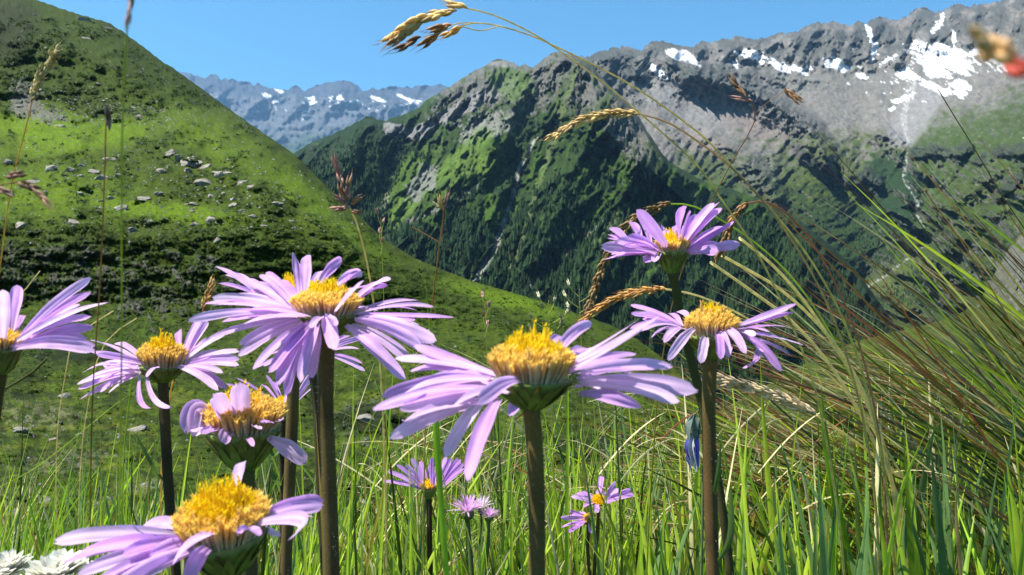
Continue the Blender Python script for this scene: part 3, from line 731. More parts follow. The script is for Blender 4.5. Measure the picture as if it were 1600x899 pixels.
for (x, y, w, lb) in [(220, 628, 13, 'small grey stone on the mossy slope under the left aster'), (211, 668, 32, 'weathered rock on the mossy slope just left of the dark aster stem'),
                      (83, 686, 13, 'pale stone on the mossy slope far left'), (123, 678, 13, 'small pale stone on the mossy slope left of the weathered rock'),
                      (166, 777, 17, 'flat pale stone among the grass above the bottom aster'), (153, 788, 9, 'small stone next to the flat pale stone above the bottom aster'),
                      (71, 781, 22, 'flat grey slab behind the white flower heads'), (15, 800, 26, 'grey slab at the left edge above the white flower heads'),
                      (56, 824, 15, 'small stone just above the white flower heads'), (30, 672, 26, 'flat pale rock on the mossy slope at the left edge'),
                      (100, 620, 18, 'rock under the petals of the far left aster'), (226, 755, 30, 'low flat rock behind the dark aster stem'),
                      (600, 800, 44, 'dark boulder in shade behind the small open aster'), (575, 785, 26, 'dark rock leaning on the shaded boulder'), (575, 655, 40, 'shaded rock outcrop left of the central aster'),
                      (850, 815, 14, 'pale stone between grass blades right of the central stem')]:
    boulder(x, y, w, lb, None)
# uncountable little stones
def stones(count, mask, seed, wmin, wmax):
    rg = np.random.default_rng(seed)
    w = mask.ravel(); w = w / w.sum(); ids = rg.choice(len(w), count, p=w)
    P = S6.V.reshape(-1, 3)[ids]; D = P[:, 1]
    base = np.array([[1, 0, -.3], [.3, .95, -.3], [-.8, .6, -.3], [-.8, -.6, -.3], [.3, -.95, -.3], [.45, .2, .55], [-.3, .4, .6], [-.2, -.5, .5]])
    T = np.array([[0, 1, 5], [1, 6, 5], [1, 2, 6], [2, 3, 7], [2, 7, 6], [3, 4, 7], [4, 0, 5], [4, 5, 7], [5, 6, 7]])
    r = .5 * rg.uniform(wmin, wmax, count) ** 1.0 / F * D
    a = rg.uniform(0, 6.28, count); ca, sa = np.cos(a), np.sin(a)
    B = base[None] * rg.uniform(.6, 1.3, (count, 8, 3))
    V = np.stack([B[..., 0] * ca[:, None] - B[..., 1] * sa[:, None], B[..., 0] * sa[:, None] + B[..., 1] * ca[:, None], B[..., 2]], -1) * r[:, None, None] + P[:, None]
    col = np.repeat(rg.uniform(.10, .25, (count, 1)) * np.array([[1, .97, .9]]), 8, 0)
    link('loose_stones', make_mesh('loose_stones', V.reshape(-1, 3), (T[None] + (np.arange(count) * 8)[:, None, None]).reshape(-1, 3), M_rock, col, smooth=False), kind='stuff', label='small loose stones strewn over the left hillside', cat='stones')
PXh, PYh = S6.PX, S6.PY
dens = (PYh > 30) * (PYh < 900) * sm(2, 20, S6.Q)
hill_m = dens * (PYh < 400) * (.25 + 3 * HILL_MASK[2] + 2.0 * blob(PXh, PYh, 170, 170, 90, 22, 10, .6) + 1.0 * blob(PXh, PYh, 250, 300, 230, 60, 6, .6)) * (HILL_MASK[1] < .5)
stones(1500, hill_m, 3, 2.0, 5.5)
low_m = dens * (PYh > 540) * np.clip(.15 + HILL_MASK[5] * 1.5, 0, 1) * (1 + 2 * blob(PXh, PYh, 90, 690, 160, 70, 0, .5))
stones(900, low_m, 4, 2.5, 7.0)


# low scrub: leafy clumps on the hill, far too many to count
def scrub(count, mask, seed, wmin, wmax):
    rg = np.random.default_rng(seed)
    w = mask.ravel(); w = w / w.sum(); ids = rg.choice(len(w), count, p=w)
    P = S6.V.reshape(-1, 3)[ids]; D = P[:, 1]; r = .5 * rg.uniform(wmin, wmax, count) / F * D
    k = 9
    ctr = rg.normal(0, .5, (count, k, 3)) * np.array([1, 1, .35]) + np.array([0, 0, .25])
    tri = ctr[:, :, None] + rg.normal(0, .38, (count, k, 3, 3))
    V = P[:, None, None] + tri * r[:, None, None, None]
    tone = rg.uniform(.5, 1.7, (count, 1, 1, 1)) * rg.uniform(.6, 1.5, (count, k, 1, 1))
    col = np.broadcast_to(np.array([.034, .060, .006]) * tone, (count, k, 3, 3))
    link('hill_scrub', make_mesh('hill_scrub', V.reshape(-1, 3), np.arange(count * k * 3).reshape(-1, 3), M_tree, col.reshape(-1, 3), smooth=False), kind='stuff', label='low dark scrub covering the left hillside', cat='scrub')
scrub(17000, dens * (PYh < 620) * np.clip(HILL_MASK[0] - .3 + .5 * (PYh > 340) * (PYh < 520), 0, 1) * S6.D ** .6, 8, 2.5, 7.0)
scrub(7000, dens * (PYh > 540) * np.clip(.3 + HILL_MASK[0], 0, 1), 9, 2.5, 7.0)


# ------------------------------------------------------------------ asters
LILAC = np.array([.76, .42, .90]); LILAC_PALE = np.array([.94, .74, .95]); LILAC_DEEP = np.array([.60, .26, .78])

def petal(P0, P1, P2, width, up, face, cam_dir, seed, tone, notch=0.0, curl=0.0):
    rg = np.random.default_rng(seed)
    nu, nv = 15, 7
    t = np.linspace(0, 1, nu)[:, None]
    P = (1 - t) ** 2 * P0 + 2 * t * (1 - t) * P1 + t * t * P2
    T = np.gradient(P, axis=0); T /= np.linalg.norm(T, axis=1)[:, None] + 1e-12
    N = up[None] * (1 - abs(face)) + cam_dir[None] * face
    N = np.repeat(N, nu, 0)
    N = N - (N * T).sum(1)[:, None] * T; N /= np.linalg.norm(N, axis=1)[:, None] + 1e-9
    tw = rg.normal(0, .20) + np.linspace(0, 1, nu) * rg.normal(0, .5)
    Sd = np.cross(T, N)
    c_, s_ = np.cos(tw)[:, None], np.sin(tw)[:, None]
    Sd, N = Sd * c_ + N * s_, N * c_ - Sd * s_
    tt = t[:, 0]
    w = np.minimum(1, .42 + 1.15 * tt ** .9) * np.sqrt(np.clip(1 - np.clip((tt - .72) / .285, 0, 1) ** 2.4, 0.02, 1)) * width
    w = w * (1 + .06 * np.sin(tt * 9 + rg.uniform(0, 6)))
    v = np.linspace(-1, 1, nv)
    groove = (.085 * np.cos(v * math.pi * 2.0) + rg.uniform(-.05, .22) * v * v)
    off = groove[None, :] * w[:, None] * np.minimum(1, (1 - tt) * 4)[:, None]
    G = P[:, None] + Sd[:, None] * (v[None, :, None] * w[:, None, None] * .5) + N[:, None] * off[..., None]
    # ragged tip
    G[-1] += T[-1] * (width * .10 * rg.uniform(-1.6, .9, nv))[:, None]
    tone = min(1.0, max(-.8, tone)); base = LILAC * (1 - tone) + LILAC_PALE * tone if tone > 0 else LILAC * (1 + tone) - LILAC_DEEP * tone
    base = base * rg.uniform(.92, 1.08)
    k = np.clip(1 - tt / .25, 0, 1)[:, None, None] * .35
    vein = 1 - .17 * (np.cos(v * math.pi * 2) < -.4)
    col = base[None, None] * vein[None, :, None] * (1 - k) + np.array([.72, .62, .62]) * k
    return G, np.broadcast_to(col, G.shape)


def disc_mesh(c, up, e1, e2, r, h, n, seed, young=.5, brown=0.0):
    """a tight bundle of tubular florets, brown and tan outside, yellow inside"""
    rg = np.random.default_rng(seed); mb = MB()
    ga = math.pi * (3 - math.sqrt(5))
    for k in range(n):
        q = math.sqrt((k + .5) / n); a = k * ga
        rad = e1 * math.cos(a) + e2 * math.sin(a)
        fr = q + rg.normal(0, .02)
        hh = h * (.93 - .46 * fr ** 2.0) * (1 + rg.normal(0, .06)) * (1 + .30 * (fr < .5) * rg.random() ** 2)
        p0 = c + rad * r * fr * .72 - up * h * .05
        p2 = c + rad * r * fr * (1.02 + .05 * rg.random()) + up * hh + (e1 * rg.normal(0, 1) + e2 * rg.normal(0, 1)) * r * .02
        p1 = c + rad * r * fr * .93 + up * hh * .5
        t = np.linspace(0, 1, 7)[:, None]
        P = (1 - t) ** 2 * p0 + 2 * t * (1 - t) * p1 + t * t * p2
        fr_ = 1.05 * r / math.sqrt(n)
        inner = fr < young + .12
        if inner:
            rad_p = fr_ * np.array([.5, .6, .7, .85, .9, .62, .1])
            ctop = np.array([1.0, .74, .015]) * rg.uniform(.85, 1.0); cmid = np.array([.95, .60, .03]); cb = np.array([.80, .66, .3])
        else:
            rad_p = fr_ * np.array([.45, .5, .6, .72, .85, .95, .55])
            ctop = np.array([.96, .64, .13]) * rg.uniform(.75, 1.12) * (1 - .4 * brown) + brown * np.array([.12, .07, .03]); cmid = np.array([.82, .50, .25]) * rg.uniform(.6, 1.2); cb = np.array([.90, .82, .58])
            if rg.random() < .4: cmid = np.array([.82, .62, .46])
        tt = t[:, 0]
        col = np.where(tt[:, None] < .5, cb + (cmid - cb) * (tt[:, None] * 2), cmid + (ctop - cmid) * (tt[:, None] * 2 - 1))
        mb.tube(P, rad_p, col, 5)
        # five little lobes
        d = (p2 - p1); d /= np.linalg.norm(d)
        s1 = np.cross(d, e1 + .3 * e2); s1 /= np.linalg.norm(s1); s2 = np.cross(d, s1)
        for j in range(5 if not inner else 3):
            aj = j * 6.2832 / (5 if not inner else 3) + a
            o = s1 * math.cos(aj) + s2 * math.sin(aj); sd = np.cross(d, o)
            q0 = p2 - d * fr_ * .3 + o * fr_ * .45
            L_ = np.stack([q0, q0 + (o * .5 + d * .8) * fr_ * .8, q0 + (o * (1.0 if not inner else .3) + d * 1.2) * fr_ * 1.1])
            mb.ribbon(L_, np.array([.55, .45, .06]) * fr_, sd, ctop * 1.05)
    return mb


def stem_mesh(P, r, col0, col1, fuzz=0, seed=0):
    rg = np.random.default_rng(seed); mb = MB()
    n = len(P); t = np.linspace(0, 1, n)[:, None]
    col = col0 * (1 - t) + col1 * t
    col = col * (1 + .15 * rg.normal(0, 1, (n, 1))) * (np.array([.68, .56, .44]) + (np.array([.78, .90, .38]) - np.array([.68, .56, .44])) * np.exp(-t / .12))
    mb.tube(P, r, col, 10)
    T = np.gradient(P, axis=0); T /= np.linalg.norm(T, axis=1)[:, None]
    for _ in range(fuzz):
        i = rg.integers(0, n - 1); f = rg.random()
        p = P[i] * (1 - f) + P[i + 1] * f; rr = r[i] * (1 - f) + r[i + 1] * f
        a = rg.uniform(0, 6.28); s1 = np.cross(T[i], [0, 1, .1]); s1 /= np.linalg.norm(s1); s2 = np.cross(T[i], s1)
        o = s1 * math.cos(a) + s2 * math.sin(a)
        L_ = np.stack([p + o * rr * .9, p + o * rr * 1.15 + T[i] * rr * rg.normal(0, .15), p + o * rr * rg.uniform(1.12, 1.42) + T[i] * rr * rg.normal(.05, .2)])
        mb.ribbon(L_, np.array([.06, .04, .006]) * rr, T[i], np.array([.50, .45, .34]))
    return mb


def aster(label, D, cx, cy, rpx, disc_r, disc_h, petals, stem, stem_w, seed, org=(0, 0), k=1.0, axis=(0, -.05), crop=True,
          extra=0, extra_len=(.7, 1.0), tone=.15, florets=120, young=.5, brown=0.0, pw=.100, deep=(.10, .07, .035), cup=.7, fuzz=300, group='lilac mountain asters', extra_lift=.1, extra_ang=None, leaves=()):
    rg = np.random.default_rng(seed)
    s = D / F                                        # metres per photo pixel at the flower
    cen = W(cx, cy, D)
    up = np.array([axis[0], axis[1], 1.0]); up /= np.linalg.norm(up)
    e1 = np.cross([0, 1, 0], up); e1 /= np.linalg.norm(e1); e2 = np.cross(up, e1)
    root_px, root_py = stem[-1]
    base = W(root_px, root_py, D)
    gz = float(near_z(np.array(base[0]), np.array(D)))
    base = np.array([base[0] + (base[0] - cen[0]) * .15, D + .01, min(gz, base[2] - .02)])
    root = thing('aster_flower', base, label, 'flower', group)
    camd = -cen / np.linalg.norm(cen)
    # petals given by their tip and base pixels
    specs = []
    for p in petals:
        tx, ty, bx, by = [org[i % 2] + v / k for i, v in enumerate(p[:4])]
        sg = p[4]; face = p[5] if len(p) > 5 else .5; wk = p[6] if len(p) > 6 else 1.0; lift = p[7] if len(p) > 7 else .10
        mid = p[8] if len(p) > 8 else None
        L2 = math.hypot(tx - bx, ty - by)
        ddp = math.sqrt(max(0.0, (rpx * .92) ** 2 - L2 ** 2)) * abs(sg) * .9
        yb = D + math.copysign(1, sg) * disc_r * .72 * s * min(1, abs(sg)) * math.sqrt(max(0, 1 - min(1, abs(bx - cx) / max(disc_r, 1)) ** 2))
        yt = max(yb + math.copysign(ddp, sg) * s, D * .55)
        P0 = W(bx, by, yb); P2 = W(tx, ty, yt)
        if mid is not None:
            mx, my = org[0] + mid[0] / k, org[1] + mid[1] / k
            P1 = W(mx, my, (yb + yt) / 2)
        else:
            P1 = (P0 + P2) * .5 + up * lift * np.linalg.norm(P2 - P0)
        specs.append((P0, P1, P2, wk * pw * rpx * s, face))
        if rpx > 70 and L2 > .45 * rpx and rg.random() < .72:          # a neighbour half hidden beside it
            rad = cen - P0; j3 = np.cross(up, P2 - P0); j3 /= np.linalg.norm(j3) + 1e-9
            sh = rg.choice([-1, 1]) * rg.uniform(.10, .22) * rpx * s
            f = rg.uniform(.72, .97); lf = rg.normal(0, .05) * rpx * s
            Q2 = P0 + (P2 - P0) * f + j3 * sh + up * lf
            specs.append((P0 + j3 * sh * .35, P1 + (P2 - P0) * (f - 1) * .5 + j3 * sh * .7 + up * lf * .5, Q2, wk * pw * rpx * s * rg.uniform(.75, 1.0), face * rg.uniform(.5, 1)))
    for j in range(extra):
        a = rg.uniform(0, 6.2832) if extra_ang is None else rg.uniform(*extra_ang)
        rad = e1 * math.cos(a) + e2 * math.sin(a); L_ = rpx * s * rg.uniform(*extra_len)
        P0 = cen + rad * disc_r * s * .8; el = rg.normal(extra_lift, .16)
        P2 = P0 + rad * L_ * math.cos(el) + up * L_ * math.sin(el)
        P1 = (P0 + P2) * .5 + up * L_ * rg.uniform(-.03, .14)
        specs.append((P0, P1, P2, pw * rpx * s * rg.uniform(.75, 1.05), .25))
    for j, (P0, P1, P2, w, face) in enumerate(specs):
        G, col = petal(P0, P1, P2, w, up, face, camd, seed * 100 + j, tone + rg.normal(.05, .28))
        mb = MB(); mb.grid(G, col)
        link('petal', mb.mesh('petal', M_petal, base), root)
    # disc of florets
    dm = disc_mesh(cen, up, e1, e2, disc_r * s, disc_h * s, int(florets * 1.45), seed, young, brown)
    link('flower_disc', dm.mesh('flower_disc', M_disc, base), root, kind=None)
    # green cup with bracts
    sw = stem_w * s * .45
    hcup = disc_r * s * cup
    top_of_stem = cen - up * hcup
    mb = MB(); t = np.linspace(0, 1, 8)
    rr = sw + (disc_r * s * .93 - sw) * t ** .75
    Pc = top_of_stem + (cen - top_of_stem) * t[:, None]
    mb.tube(np.vstack([Pc, Pc[-1] - up * hcup * .02]), np.append(rr, .001 * s), np.array([.17, .22, .05]), 20)
    inv = link('involucre', mb.mesh('involucre', M_green, base), root)
    nb = 14
    for row in range(2):
        for j in range(nb):
            a = (j + .5 * row) * 6.2832 / nb + rg.normal(0, .07); rad = e1 * math.cos(a) + e2 * math.sin(a)
            t3 = np.linspace(0, 1, 6)[:, None]; t1 = t3[:, 0]
            st_ = .0 if row else .25
            rad_r = (sw + (disc_r * s * .93 - sw) * (st_ + (1 - st_) * t1 * (1.0 if row else .98)) ** .75) + sw * .08 * (1 + row) + disc_r * s * .10 * t1 ** 3
            P = top_of_stem + up * (hcup * (st_ + (1.05 - st_ - .12 * row) * t3)) + rad * rad_r[:, None]
            wd = disc_r * s * .26 * np.array([.8, 1, 1, .85, .5, .05]); sd = np.cross(up, rad)
            cc = np.array([.19, .25, .055]) * rg.uniform(.7, 1.25); ct = np.array([.13, .10, .04])
            mb2 = MB(); mb2.ribbon(P, wd, sd, cc * (1 - t3 ** 2) + ct * t3 ** 2, fold=-.12)
            if disc_r >= 34: link('bract', mb2.mesh('bract', M_green, base), inv)
            else: mb.v += []; link('bract', mb2.mesh('bract', M_green, base), inv) if disc_r > 24 else None
    # stem
    Ps = [top_of_stem + up * hcup * .08] + [W(x, y, D) for x, y in stem] + [base]
    P = catmull(Ps, 60)
    P = P + np.outer(np.sin(np.linspace(0, 1, 60) * 9 + seed) * np.minimum(1, np.linspace(0, 1, 60) * 6), [1, .5, 0]) * sw * .16
    r = np.full(len(P), sw); tt = np.linspace(0, 1, len(P)); r = r * (1.12 - .22 * np.minimum(1, tt * 2.2))
    mbs = stem_mesh(P, r, np.array(deep) * 1.0, np.array(deep) * .9, fuzz, seed)
    link('stem', mbs.mesh('stem', M_stem, base), root)
    for (x0, y0, x1, y1, x2, y2, lw) in leaves:
        Pl = catmull([W(x0, y0, D), W(x1, y1, D - .004), W(x2, y2, D - .006)], 12)
        tl = np.linspace(0, 1, 12)
        mb = MB(); mb.ribbon(Pl, lw * s * np.sin(np.pi * (.12 + .86 * tl)) ** .8, np.array([.8, -.5, .4]), np.array([.10, .17, .04]), fold=.2)
        link('leaf', mb.mesh('leaf', M_grass, base), root)
    return root, base


G_ = 'lilac mountain asters'
aster('large open lilac aster in the centre with a tall yellow crown of florets', .125, 831, 594, 225, 66, 72,
      [(70, 465, 620, 370, -1, .55), (108, 405, 600, 325, .5, .45), (150, 395, 640, 345, .8, .4), (190, 468, 610, 385, -.6, .45), (210, 520, 600, 435, -1, .6), (300, 345, 620, 325, 1, .4), (495, 790, 640, 415, -1, .75, 1.1, .16), (545, 440, 735, 335, -1, .6, .9), (690, 495, 765, 435, 1, -.3), (1062, 72, 855, 295, .9, .55, .85, 0, (960, 90)), (1310, 90, 900, 312, -.5, .3, .65, -.06), (1368, 42, 850, 312, .4, .3, .65, -.05), (1050, 190, 930, 275, 1, .6), (1425, 268, 1010, 300, -.6, -.62, 1.2, .05), (1538, 382, 1010, 345, -.8, .62, 1.25, .08), (1285, 452, 1000, 395, -.6, .3, .9), (1240, 300, 1000, 330, .9, .3), (430, 450, 680, 395, -1, .45, .9), (1130, 400, 985, 370, 1, .2)],
      [(834, 680), (838, 780), (838, 905)], 28, 1, (560, 480), 2.909, tone=.25, florets=170, young=.58, extra=6, extra_ang=(.2, 2.9), extra_len=(.7, .95), fuzz=700, deep=(.125, .085, .045), axis=(.02, -.02))
aster('big lilac aster left of centre on a thick brown stem, many drooping petals', .17, 511, 492, 172, 53, 47,
      [(370, 170, 560, 350, .6, .5), (315, 215, 570, 372, .5, .5), (225, 275, 570, 372, .4, .4), (110, 298, 590, 375, .3, .4), (115, 335, 590, 390, -.3, .4), (160, 385, 600, 395, -.5, .4), (165, 425, 600, 402, -.6, .4), (280, 435, 610, 405, -.7, .3), (95, 510, 640, 402, -.5, .3, .7, .06), (250, 610, 640, 412, -.8, .6), (335, 680, 640, 425, -1, .6), (465, 770, 650, 415, -1, .8, 1.3), (505, 825, 650, 435, -.8, -.5, 1.1), (770, 575, 722, 385, -1, .85, 1.25), (1148, 740, 830, 445, -.8, .75, 1.1), (1318, 532, 900, 415, -.7, -.6, 1.3), (1295, 588, 910, 430, -.5, -.3), (1228, 472, 900, 400, .4, .4), (1205, 418, 900, 395, .6, .5), (1305, 345, 870, 390, -.3, .2, .7, 0, (1120, 310)), (1068, 200, 890, 300, .8, .6, 1.1), (1050, 236, 890, 312, .7, .4), (925, 205, 770, 380, -1, .6, 1.0, .02), (920, 165, 780, 235, 1, .6), (810, 88, 690, 225, 1, .6), (905, 145, 790, 250, 1, .4), (620, 65, 610, 280, .9, .65, 1.1), (552, 58, 580, 280, .9, .65, 1.1)],
      [(508, 610), (513, 740), (520, 905)], 25, 2, (300, 380), 3.4575, tone=.2, florets=160, young=.42, extra=9, extra_len=(.6, .95), extra_ang=(.2, 6.0), fuzz=700, deep=(.115, .08, .045))
aster('lilac aster half hidden behind the big left aster, only its yellow disc top showing', .215, 462, 466, 120, 34, 34,
      [(130, 125, 360, 280, .3, .5), (145, 218, 370, 290, -.3, .4), (180, 170, 380, 275, .4, .5), (330, 210, 470, 280, .5, .4), (700, 150, 640, 260, .6, .4)],
      [(459, 590), (455, 720), (448, 905)], 19, 3, (300, 380), 3.4575, florets=90, young=.9, extra=6, fuzz=250, deep=(.15, .11, .06), extra_ang=(.3, 2.8))
aster('lilac aster on a thin dark stem left of the big aster, one petal curled down', .225, 254, 573, 118, 36, 44,
      [(155, 258, 560, 440, .5, .6), (350, 282, 560, 415, .8, .6), (160, 348, 640, 455, -.6, .6, 1, .04), (85, 518, 570, 452, .3, .3, .75, .22), (255, 455, 520, 465, .5, .2), (140, 550, 570, 480, -.4, .3, .7, .16), (270, 485, 540, 478, .7, .2), (55, 600, 540, 505, -.7, .5, 1.1), (65, 640, 520, 515, -.6, -.3), (72, 722, 520, 535, -.7, .45), (230, 660, 500, 540, -.7, -.4), (790, 785, 590, 500, -1, -.4, .8, 0, (610, 790)), (600, 545, 690, 475, -1, .5, .8), (850, 180, 850, 345, .9, .7, 1.05), (745, 415, 835, 325, .6, .75, .9), (1008, 98, 880, 370, .7, .6), (1025, 193, 890, 385, .6, .5, .9), (1215, 200, 900, 412, .5, -.45), (1165, 350, 900, 432, .6, .5), (1320, 345, 900, 448, .3, .6), (1318, 405, 890, 455, -.3, .6), (1318, 455, 890, 465, -.6, .6), (1145, 650, 835, 468, -.8, .65, 1.25)],
      [(257, 640), (264, 760), (277, 905)], 16, 4, (110, 480), 4.993, florets=130, young=.48, fuzz=300, deep=(.06, .045, .03), tone=.2, leaves=[(256, 752, 240, 730, 212, 678, 10)])
aster('cropped lilac aster at the left edge with petals sweeping up to the right', .17, -4, 546, 165, 36, 32,
      [(22, 165, 20, 600, -.6, .75, 1.2), (142, 130, 90, 480, .7, .65, 1.1), (185, 365, 120, 500, .9, .6, .8), (708, 75, 100, 605, .5, .4), (700, 190, 110, 592, .4, .5), (480, 285, 130, 575, .9, .6), (545, 370, 130, 600, .6, .5), (842, 265, 60, 612, -.4, .5), (728, 455, 130, 620, .5, .6), (748, 600, 90, 622, -.6, -.55, 1.3), (735, 640, 90, 640, -.8, .5)],
      [(-12, 640), (-20, 760), (-26, 905)], 26, 5, (0, 420), 4.994, florets=110, young=.5, extra=9, extra_ang=(2.2, 4.2), extra_lift=.3, cup=1.1, tone=.25)
aster('withering lilac aster with few shrivelled petals above the bottom aster', .19, 381, 672, 78, 60, 60,
      [(95, 522, 300, 470, -.5, .55, 1.5, 0, (110, 200)), (290, 250, 420, 468, -.9, .8, 1.7, .02), (465, 180, 485, 478, -.9, .85, 1.9, .02), (942, 735, 665, 560, -.9, .65, 1.6, .08), (340, 590, 400, 505, -.9, .5, 1.3), (120, 512, 330, 475, -.6, .4), (160, 490, 340, 465, -.4, .4), (690, 448, 620, 470, -.9, .6, .9), (600, 497, 570, 485, -1, .6, .9), (765, 435, 720, 450, -.4, .5, .8), (200, 530, 360, 490, -.9, .4), (560, 620, 520, 560, -1, .4, .6)],
      [(384, 750), (386, 820), (388, 905)], 29, 6, (270, 560), 4.494, florets=140, young=.32, brown=.3, cup=1.05, tone=.3, fuzz=300, deep=(.08, .07, .04), pw=.2)
aster('lilac aster at the bottom left seen from above with a bulging golden disc', .125, 350, 838, 232, 69, 80,
      [(55, 405, 760, 385, -.5, .55, 1.15), (100, 520, 800, 395, -.7, .6, 1.1), (180, 582, 820, 415, -.8, .6), (250, 650, 830, 425, -.9, .5), (525, 328, 770, 345, .7, .65, 1.1), (700, 522, 930, 350, -1, .7, 1.3), (755, 640, 900, 432, -1, .7), (1512, 215, 1150, 285, .3, .3), (1515, 180, 1170, 270, .6, .5, 1.0, .08), (1450, 270, 1150, 300, .7, -.3), (1325, 395, 1120, 312, -.6, .3, 1.0, 0, (1560, 210)), (1160, 372, 1050, 375, -.9, .5, .8), (1270, 380, 1100, 330, .6, -.4, .9), (1075, -28, 1045, 150, .9, -.5, .9), (420, 480, 800, 400, -.5, .4), (330, 690, 840, 440, -1, .5)],
      [(362, 905), (372, 980)], 36, 7, (70, 730), 3.478, tone=.22, florets=190, young=.62, axis=(-.05, -.14), cup=.95, fuzz=200)
aster('small lilac aster with reddish cup behind the brown stems of the big aster', .36, 442, 634, 56, 15, 14,
      [(375, 180, 690, 320, .3, .5), (450, 140, 700, 310, .6, .5), (620, 180, 740, 310, .8, .5), (655, 118, 755, 300, .8, .5), (708, 165, 765, 300, .9, .5), (815, 230, 785, 320, -.9, .5), (935, 50, 830, 310, .7, .4), (982, 88, 850, 320, .5, .5), (1003, 118, 850, 325, .3, .5), (1022, 178, 850, 330, -.4, .5), (890, 240, 800, 330, -.9, .4)],
      [(441, 690), (442, 780), (440, 905)], 9, 8, (270, 560), 4.494, florets=60, young=.8, tone=-.1, cup=1.6, fuzz=0, leaves=[(441, 700, 428, 712, 420, 690, 9), (441, 760, 428, 748, 418, 702, 12)], deep=(.05, .035, .03))
aster('lilac aster tucked right behind the thick stem of the big aster', .30, 487, 556, 84, 16, 14,
      [(430, 600, 600, 560, -.5, .4), (350, 675, 600, 590, -.7, .5), (640, 530, 640, 590, -.8, .6), (935, 692, 720, 600, -.5, .4), (905, 572, 720, 590, -.3, .5), (930, 510, 720, 585, .5, .5), (850, 500, 710, 580, .8, .5), (390, 660, 600, 600, -.8, .3), (520, 480, 610, 570, .8, .4)],
      [(493, 620), (499, 740), (508, 905)], 12, 9, (300, 380), 3.4575, florets=60, young=.6, tone=.1, cup=1.3, fuzz=100, deep=(.07, .05, .04))
aster('upper right lilac aster seen from below with upswept petals and green cup', .25, 1050, 394, 104, 27, 30,
      [(400, 163, 690, 540, -.9, -.45, 1.1, -.02), (825, 123, 780, 500, -.7, .4, .95), (330, 278, 440, 480, .6, .5, .8), (437, 268, 520, 515, .8, -.4, .85), (138, 336, 330, 495, .3, .5, .8), (118, 400, 420, 540, .2, .5), (120, 475, 420, 555, .4, .4, .6), (60, 515, 590, 578, -.4, .5, 1, .05), (208, 475, 600, 562, -.7, .6, 1.1), (312, 440, 600, 555, -.9, .6, 1.1), (75, 640, 560, 592, -.5, .2, .9), (190, 590, 560, 600, -.7, .2), (640, 325, 660, 480, .9, .5, .9), (770, 295, 765, 470, .9, .5, .9), (992, 215, 820, 480, .8, .6, 1.1), (1160, 95, 835, 490, -.4, .45, 1.1), (1188, 165, 850, 505, -.3, .4, 1), (1020, 250, 840, 490, .6, .4), (1300, 278, 860, 535, -.4, .45, .9, -.05), (1200, 325, 870, 525, .6, .4, .8), (1355, 492, 890, 582, -.4, -.5, 1.15, .03), (1200, 497, 880, 572, .5, .4), (1150, 560, 880, 585, -.8, .4), (490, 662, 560, 615, -.9, .3), (560, 655, 600, 620, -1, .3, .8)],
      [(1052, 430), (1060, 480), (1080, 560), (1100, 640)], 15, 10, (930, 300), 5.992, florets=90, young=.75, tone=-.05, cup=1.25, fuzz=200, deep=(.07, .07, .03), pw=.17)
aster('right lilac aster with drooping front petals and orange disc on a straight brown stem', .21, 1111, 524, 118, 41, 45,
      [(55, 92, 480, 260, .5, .4, .8), (62, 165, 490, 270, .3, .4, .8), (390, 165, 500, 275, .8, .5, .9), (455, 150, 580, 225, .9, .6), (55, 295, 480, 285, -.3, .4, .8, .2), (235, 370, 500, 300, -.5, -.3, .9, .2), (300, 250, 500, 270, .7, -.3), (345, 415, 520, 300, -.8, -.4, 1.1, .2), (378, 570, 610, 292, -.9, .7, 1.2, .12), (655, 592, 705, 368, -1, .8, 1.3, .12), (828, 557, 810, 330, -1, -.5, 1.2, .1), (1045, 512, 850, 285, -.8, .7, 1.2, .2), (1025, 635, 1000, 330, -.8, -.4, 1.1, 0, (1320, 560)), (1358, 665, 1000, 345, -.7, .6, 1.15, .25), (1550, 440, 990, 340, -.3, .3, .85), (1425, 505, 990, 360, .3, .3, .8, .1), (1390, 280, 990, 315, .6, .3, .85), (1470, 150, 985, 275, .4, .4, .8, -.02), (1482, 82, 975, 265, .5, .35, .8, -.02), (1130, 360, 980, 330, -.6, .3), (160, 210, 490, 275, .6, .3), (920, 490, 880, 420, .8, -.5, .7)],
      [(1108, 600), (1110, 740), (1114, 905)], 22, 11, (975, 460), 5.517, florets=150, young=.3, cup=.9, tone=.1, fuzz=500, leaves=[(1112, 790, 1122, 740, 1126, 690, 9), (1113, 890, 1138, 850, 1142, 760, 12)], deep=(.12, .075, .04))
aster('small open lilac aster low in the centre behind a thick green blade', .45, 670, 763, 62, 14, 13,
      [(45, 400, 450, 480, -.3, .5), (92, 300, 440, 470, .3, .5), (190, 232, 450, 465, -.3, .6), (275, 235, 465, 460, -.7, .6), (340, 168, 480, 455, .3, .6), (425, 198, 500, 450, .7, .6), (522, 235, 520, 440, .9, -.3), (547, 160, 545, 455, -.8, .5), (612, 258, 570, 460, -.9, .5), (690, 145, 600, 440, .7, .6), (735, 165, 620, 445, .5, .6), (805, 168, 640, 450, .4, .6), (838, 185, 640, 455, .2, .5), (865, 222, 640, 460, -.3, .5), (868, 275, 640, 465, -.5, .6), (300, 310, 460, 460, .5, .4), (640, 200, 590, 445, .8, .4)],
      [(671, 800), (671, 860), (672, 905)], 9, 12, (590, 690), 6.42, florets=50, young=.8, tone=-.3, pw=.13, cup=1.2, fuzz=80, deep=(.06, .035, .03))
